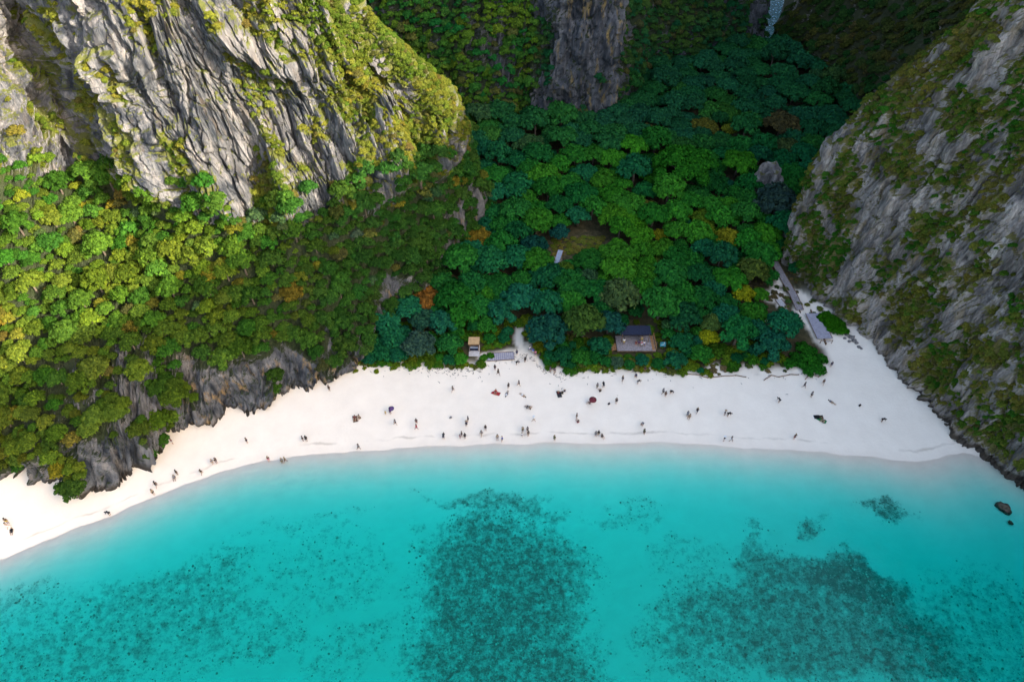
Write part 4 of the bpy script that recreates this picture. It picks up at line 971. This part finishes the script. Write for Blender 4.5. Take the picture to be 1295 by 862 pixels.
PEOPLE = [
 (417,491,'stand','black','charcoal',LB),(449,528,'sit','maroon','black',MS),(454,527,'sit','tan','grey',MS),(488,521,'stand','yellow','tan',MS,None,.7),(494,520,'stand','black','purple',MS),
 (500,534,'walk','grey','black',MS),(527,533,'stand','charcoal','maroon',MS),(527,540,'walk','red','pink',MS),(573,492,'walk','charcoal','grey',MS),(592,530,'stand','black','black',MS),(590,536,'stand','navy','black',MS),
 (561,552,'bend','charcoal','navy',SH),(584,549,'stand','black','maroon',SH),(588,551,'stand','charcoal','black',SH),(582,551,'stand','grey','pink',SH,None,.75),(454,565,'walk','grey','charcoal',SH),
 (626,465,'stand','black','navy',BK),(630,471,'walk','black','black',BK,None,1.08),(643,488,'stand','charcoal','black',MS),(656,485,'walk','grey','charcoal',MS),(627,495,'sit','red','grey',MS),(641,497,'lie','white','grey',MS),(661,499,'lie','tan','white',MS),
 (706,497,'sit','maroon','black',MS),(711,497,'sit','black','olive',MS),(714,494,'sit','navy','black',MS,None,.75),(755,488,'stand','grey','olive',MS),(763,487,'bend','black','charcoal',MS),(759,494,'sit','charcoal','brown',MS),
 (746,509,'sit','maroon','brown',MS),(779,507,'stand','charcoal','charcoal',MS),(667,515,'sit','grey','charcoal',MS),(670,516,'sit','tan','black',MS),(675,530,'walk','white','tan',MS),
 (729,526,'stand','brown','charcoal',MS),(731,533,'sit','charcoal','red',MS),(614,541,'stand','black','grey',SH),(609,548,'walk','grey','tan',SH),(629,553,'stand','tan','grey',SH),(635,555,'stand','blue','navy',SH),
 (661,544,'stand','olive','grey',SH),(660,549,'walk','white','grey',SH,None,.72),(667,543,'stand','grey','brown',SH),(668,548,'stand','charcoal','tan',SH),(701,554,'stand','olive','olive',SH),(756.5,548,'stand','black','tan',SH),(753,549,'stand','grey','grey',SH),(761,551,'sit','black','black',SH),
 (696,467,'stand','purple','grey',BK),(701,469,'stand','navy','tan',BK),(653,458,'bend','black','black',PT),(664,455,'stand','black','charcoal',PT),(674,444,'stand','blue','white',PT),(677,447,'stand','pink','purple',PT),(653.6,446,'stand','navy','navy',PT),(670,441,'walk','white','blue',PT),
 (787,479,'stand','charcoal','grey',BK),(804,474,'bend','navy','navy',BK),(806,482,'bend','black','grey',BK),(815,467,'stand','black','brown',BK),(838,495,'walk','grey','black',MS),(841,498.5,'stand','brown','black',MS),(847.4,494.5,'bend','black','brown',MS),
 (868.5,524,'bend','grey','grey',MS),(872,526,'sit','tan','tan',MS),(881,519,'walk','black','navy',MS),(916,522,'stand','grey','navy',MS),(919.5,523,'bend','black','black',MS),(985,506,'bend','charcoal','charcoal',RT),
 (812.5,535,'bend','grey','charcoal',MS),(814,546,'stand','olive','black',SH),(915,555,'stand','black','white',SH),(924,555,'walk','grey','white',SH),(1016,487,'walk','charcoal','navy',RT),(1040,483,'walk','brown','grey',RT),
 (1025,499,'stand','grey','black',RT),(1052,508,'lie','grey','tan',RT),(1036,528,'sit','black','green',RT),(1041,533,'sit','tan','black',RT),(1114,530,'bend','black','black',RT),(1003.5,552,'photo','black','maroon',RT),(1050,461,'stand','navy','grey',RT),
 (219,558,'stand','maroon','white',LB),(225,597,'stand','black','brown',LW),(221,603,'sit','grey','grey',LW),(199,612,'walk','black','black',LW,None,1.05),(195,622,'stand','tan','black',LW),(140,648,'bend','charcoal','black',LW),(11,658,'stand','brown','yellow',LW),(12,664,'walk','tan','white',LW),(15,671,'lie','black','charcoal',LW),
 (313,557,'stand','black','navy',LB),(383.5,554.5,'stand','black','black',LB),(388,554.5,'stand','black','charcoal',LB),(270,584,'stand','grey','tan',LW),(274.5,582.5,'stand','black','grey',LW),(256,596.5,'walk','black','tan',LW),(340.5,580,'stand','charcoal','pink',LW),(357.5,582.5,'stand','grey','olive',LW),(361.5,581,'walk','olive','black',LW),
]
for i, a in enumerate(PEOPLE): person(*a, hat='tan' if i in (10, 40, 66) else ('white' if i in (33, 71) else None))
for x_, y_, kd, tp, lw in [(.1,-.2,'sit','maroon','red'),(.7,-.15,'sit','purple','maroon'),(1.3,-.1,'sit','white','maroon'),(1.75,-.3,'sit','white','blue'),(1.3,.45,'stand','tan','yellow'),(1.1,-.95,'stand','pink','white'),(-2.5,-.3,'stand','white','yellow')]:
    person(0, 0, kd, tp, lw, DKW, 3.14+pr.uniform(-.5, .5), loc=(DK[0]+x_, DK[1]+y_, DK[2]+.58))
# things they brought
def parasol(px, py, cloth, label, r_=.95, tilt=.25):
    g = gpt(px, py); t_ = empty('parasol', (g[0], g[1], g[2]), .6); b = MB(); N_ = 10
    top = (0, 0, 1.9); rim = [(r_*math.cos(2*math.pi*i/N_), r_*math.sin(2*math.pi*i/N_), 1.5) for i in range(N_)]
    for i in range(N_): b.poly([top, rim[i], rim[(i+1) % N_]]); b.poly([rim[i], rim[(i+1) % N_], tuple(q*.98 if k_ < 2 else q-.14 for k_, q in enumerate(rim[(i+1) % N_])), tuple(q*.98 if k_ < 2 else q-.14 for k_, q in enumerate(rim[i]))])
    bmesh.ops.remove_doubles(b.bm, verts=b.bm.verts, dist=.001)
    b.build('canopy', CLO[cloth], t_)
    MB().tube([(0, 0, -.2), (0, 0, 1.95)], .025, 6).build('pole', M_WHITE, t_)
    for i in range(0, N_, 2): MB().tube([(0, 0, 1.62), tuple(q*.97 for q in rim[i])], .012, 4).build('rib', M_WHITE, t_)
    tag(t_, label, 'parasol')
parasol(749, 511, 'maroon', 'maroon beach parasol shading two people on the open sand', .75)
parasol(496, 522, 'purple', 'small dark purple parasol on the left half of the beach', .55)
def towel(px, py, cl, label, rz=.4):
    g = gpt(px, py); t_ = empty('beach_towel', (g[0], g[1], g[2]+.02), rz); b = MB()
    xs = np.linspace(-.45, .45, 6); ys = np.linspace(-.9, .9, 10)
    vv = [[b.bm.verts.new((x_, y_, .02*math.sin(5*y_+2*x_)+.02)) for y_ in ys] for x_ in xs]
    for i in range(5):
        for j in range(9): b.bm.faces.new((vv[i][j], vv[i+1][j], vv[i+1][j+1], vv[i][j+1]))
    b.build('cloth', CLO[cl], t_); MB().box((0, .96, .03), (.9, .08, .01)).build('fringe', CLO['white'], t_)
    tag(t_, label, 'towel')
towel(1039, 531, 'green', 'green towel spread beside two sitting people toward the right cliff', .9); towel(1035, 527, 'black', 'black towel spread next to the green one', 1.6); towel(627, 497, 'red', 'red towel under a sitting person mid beach', 1.2); towel(449, 529, 'brown', 'brown towel under a sitting pair left of the parasols', .3); towel(707, 498, 'charcoal', 'charcoal towel under three sitting people', .2)
def bag(px, py, cl, label):
    g = gpt(px, py); t_ = empty('beach_bag', g, .5); MB().box((0, 0, .2), (.5, .3, .4)).bevel(.08).build('body', CLO[cl], t_)
    MB().tube([(-.15, 0, .38), (-.1, 0, .58), (.1, 0, .58), (.15, 0, .38)], .02, 5).build('handle', CLO['black'], t_); tag(t_, label, 'bag')
bag(770, 511, 'charcoal', 'charcoal bag left on the sand right of the maroon parasol'); bag(570, 528.5, 'grey', 'grey bag alone on the middle sand'); bag(1087, 513, 'black', 'black bag alone on the sand toward the right cliff'); bag(455, 529, 'brown', 'brown bag beside the sitting pair')
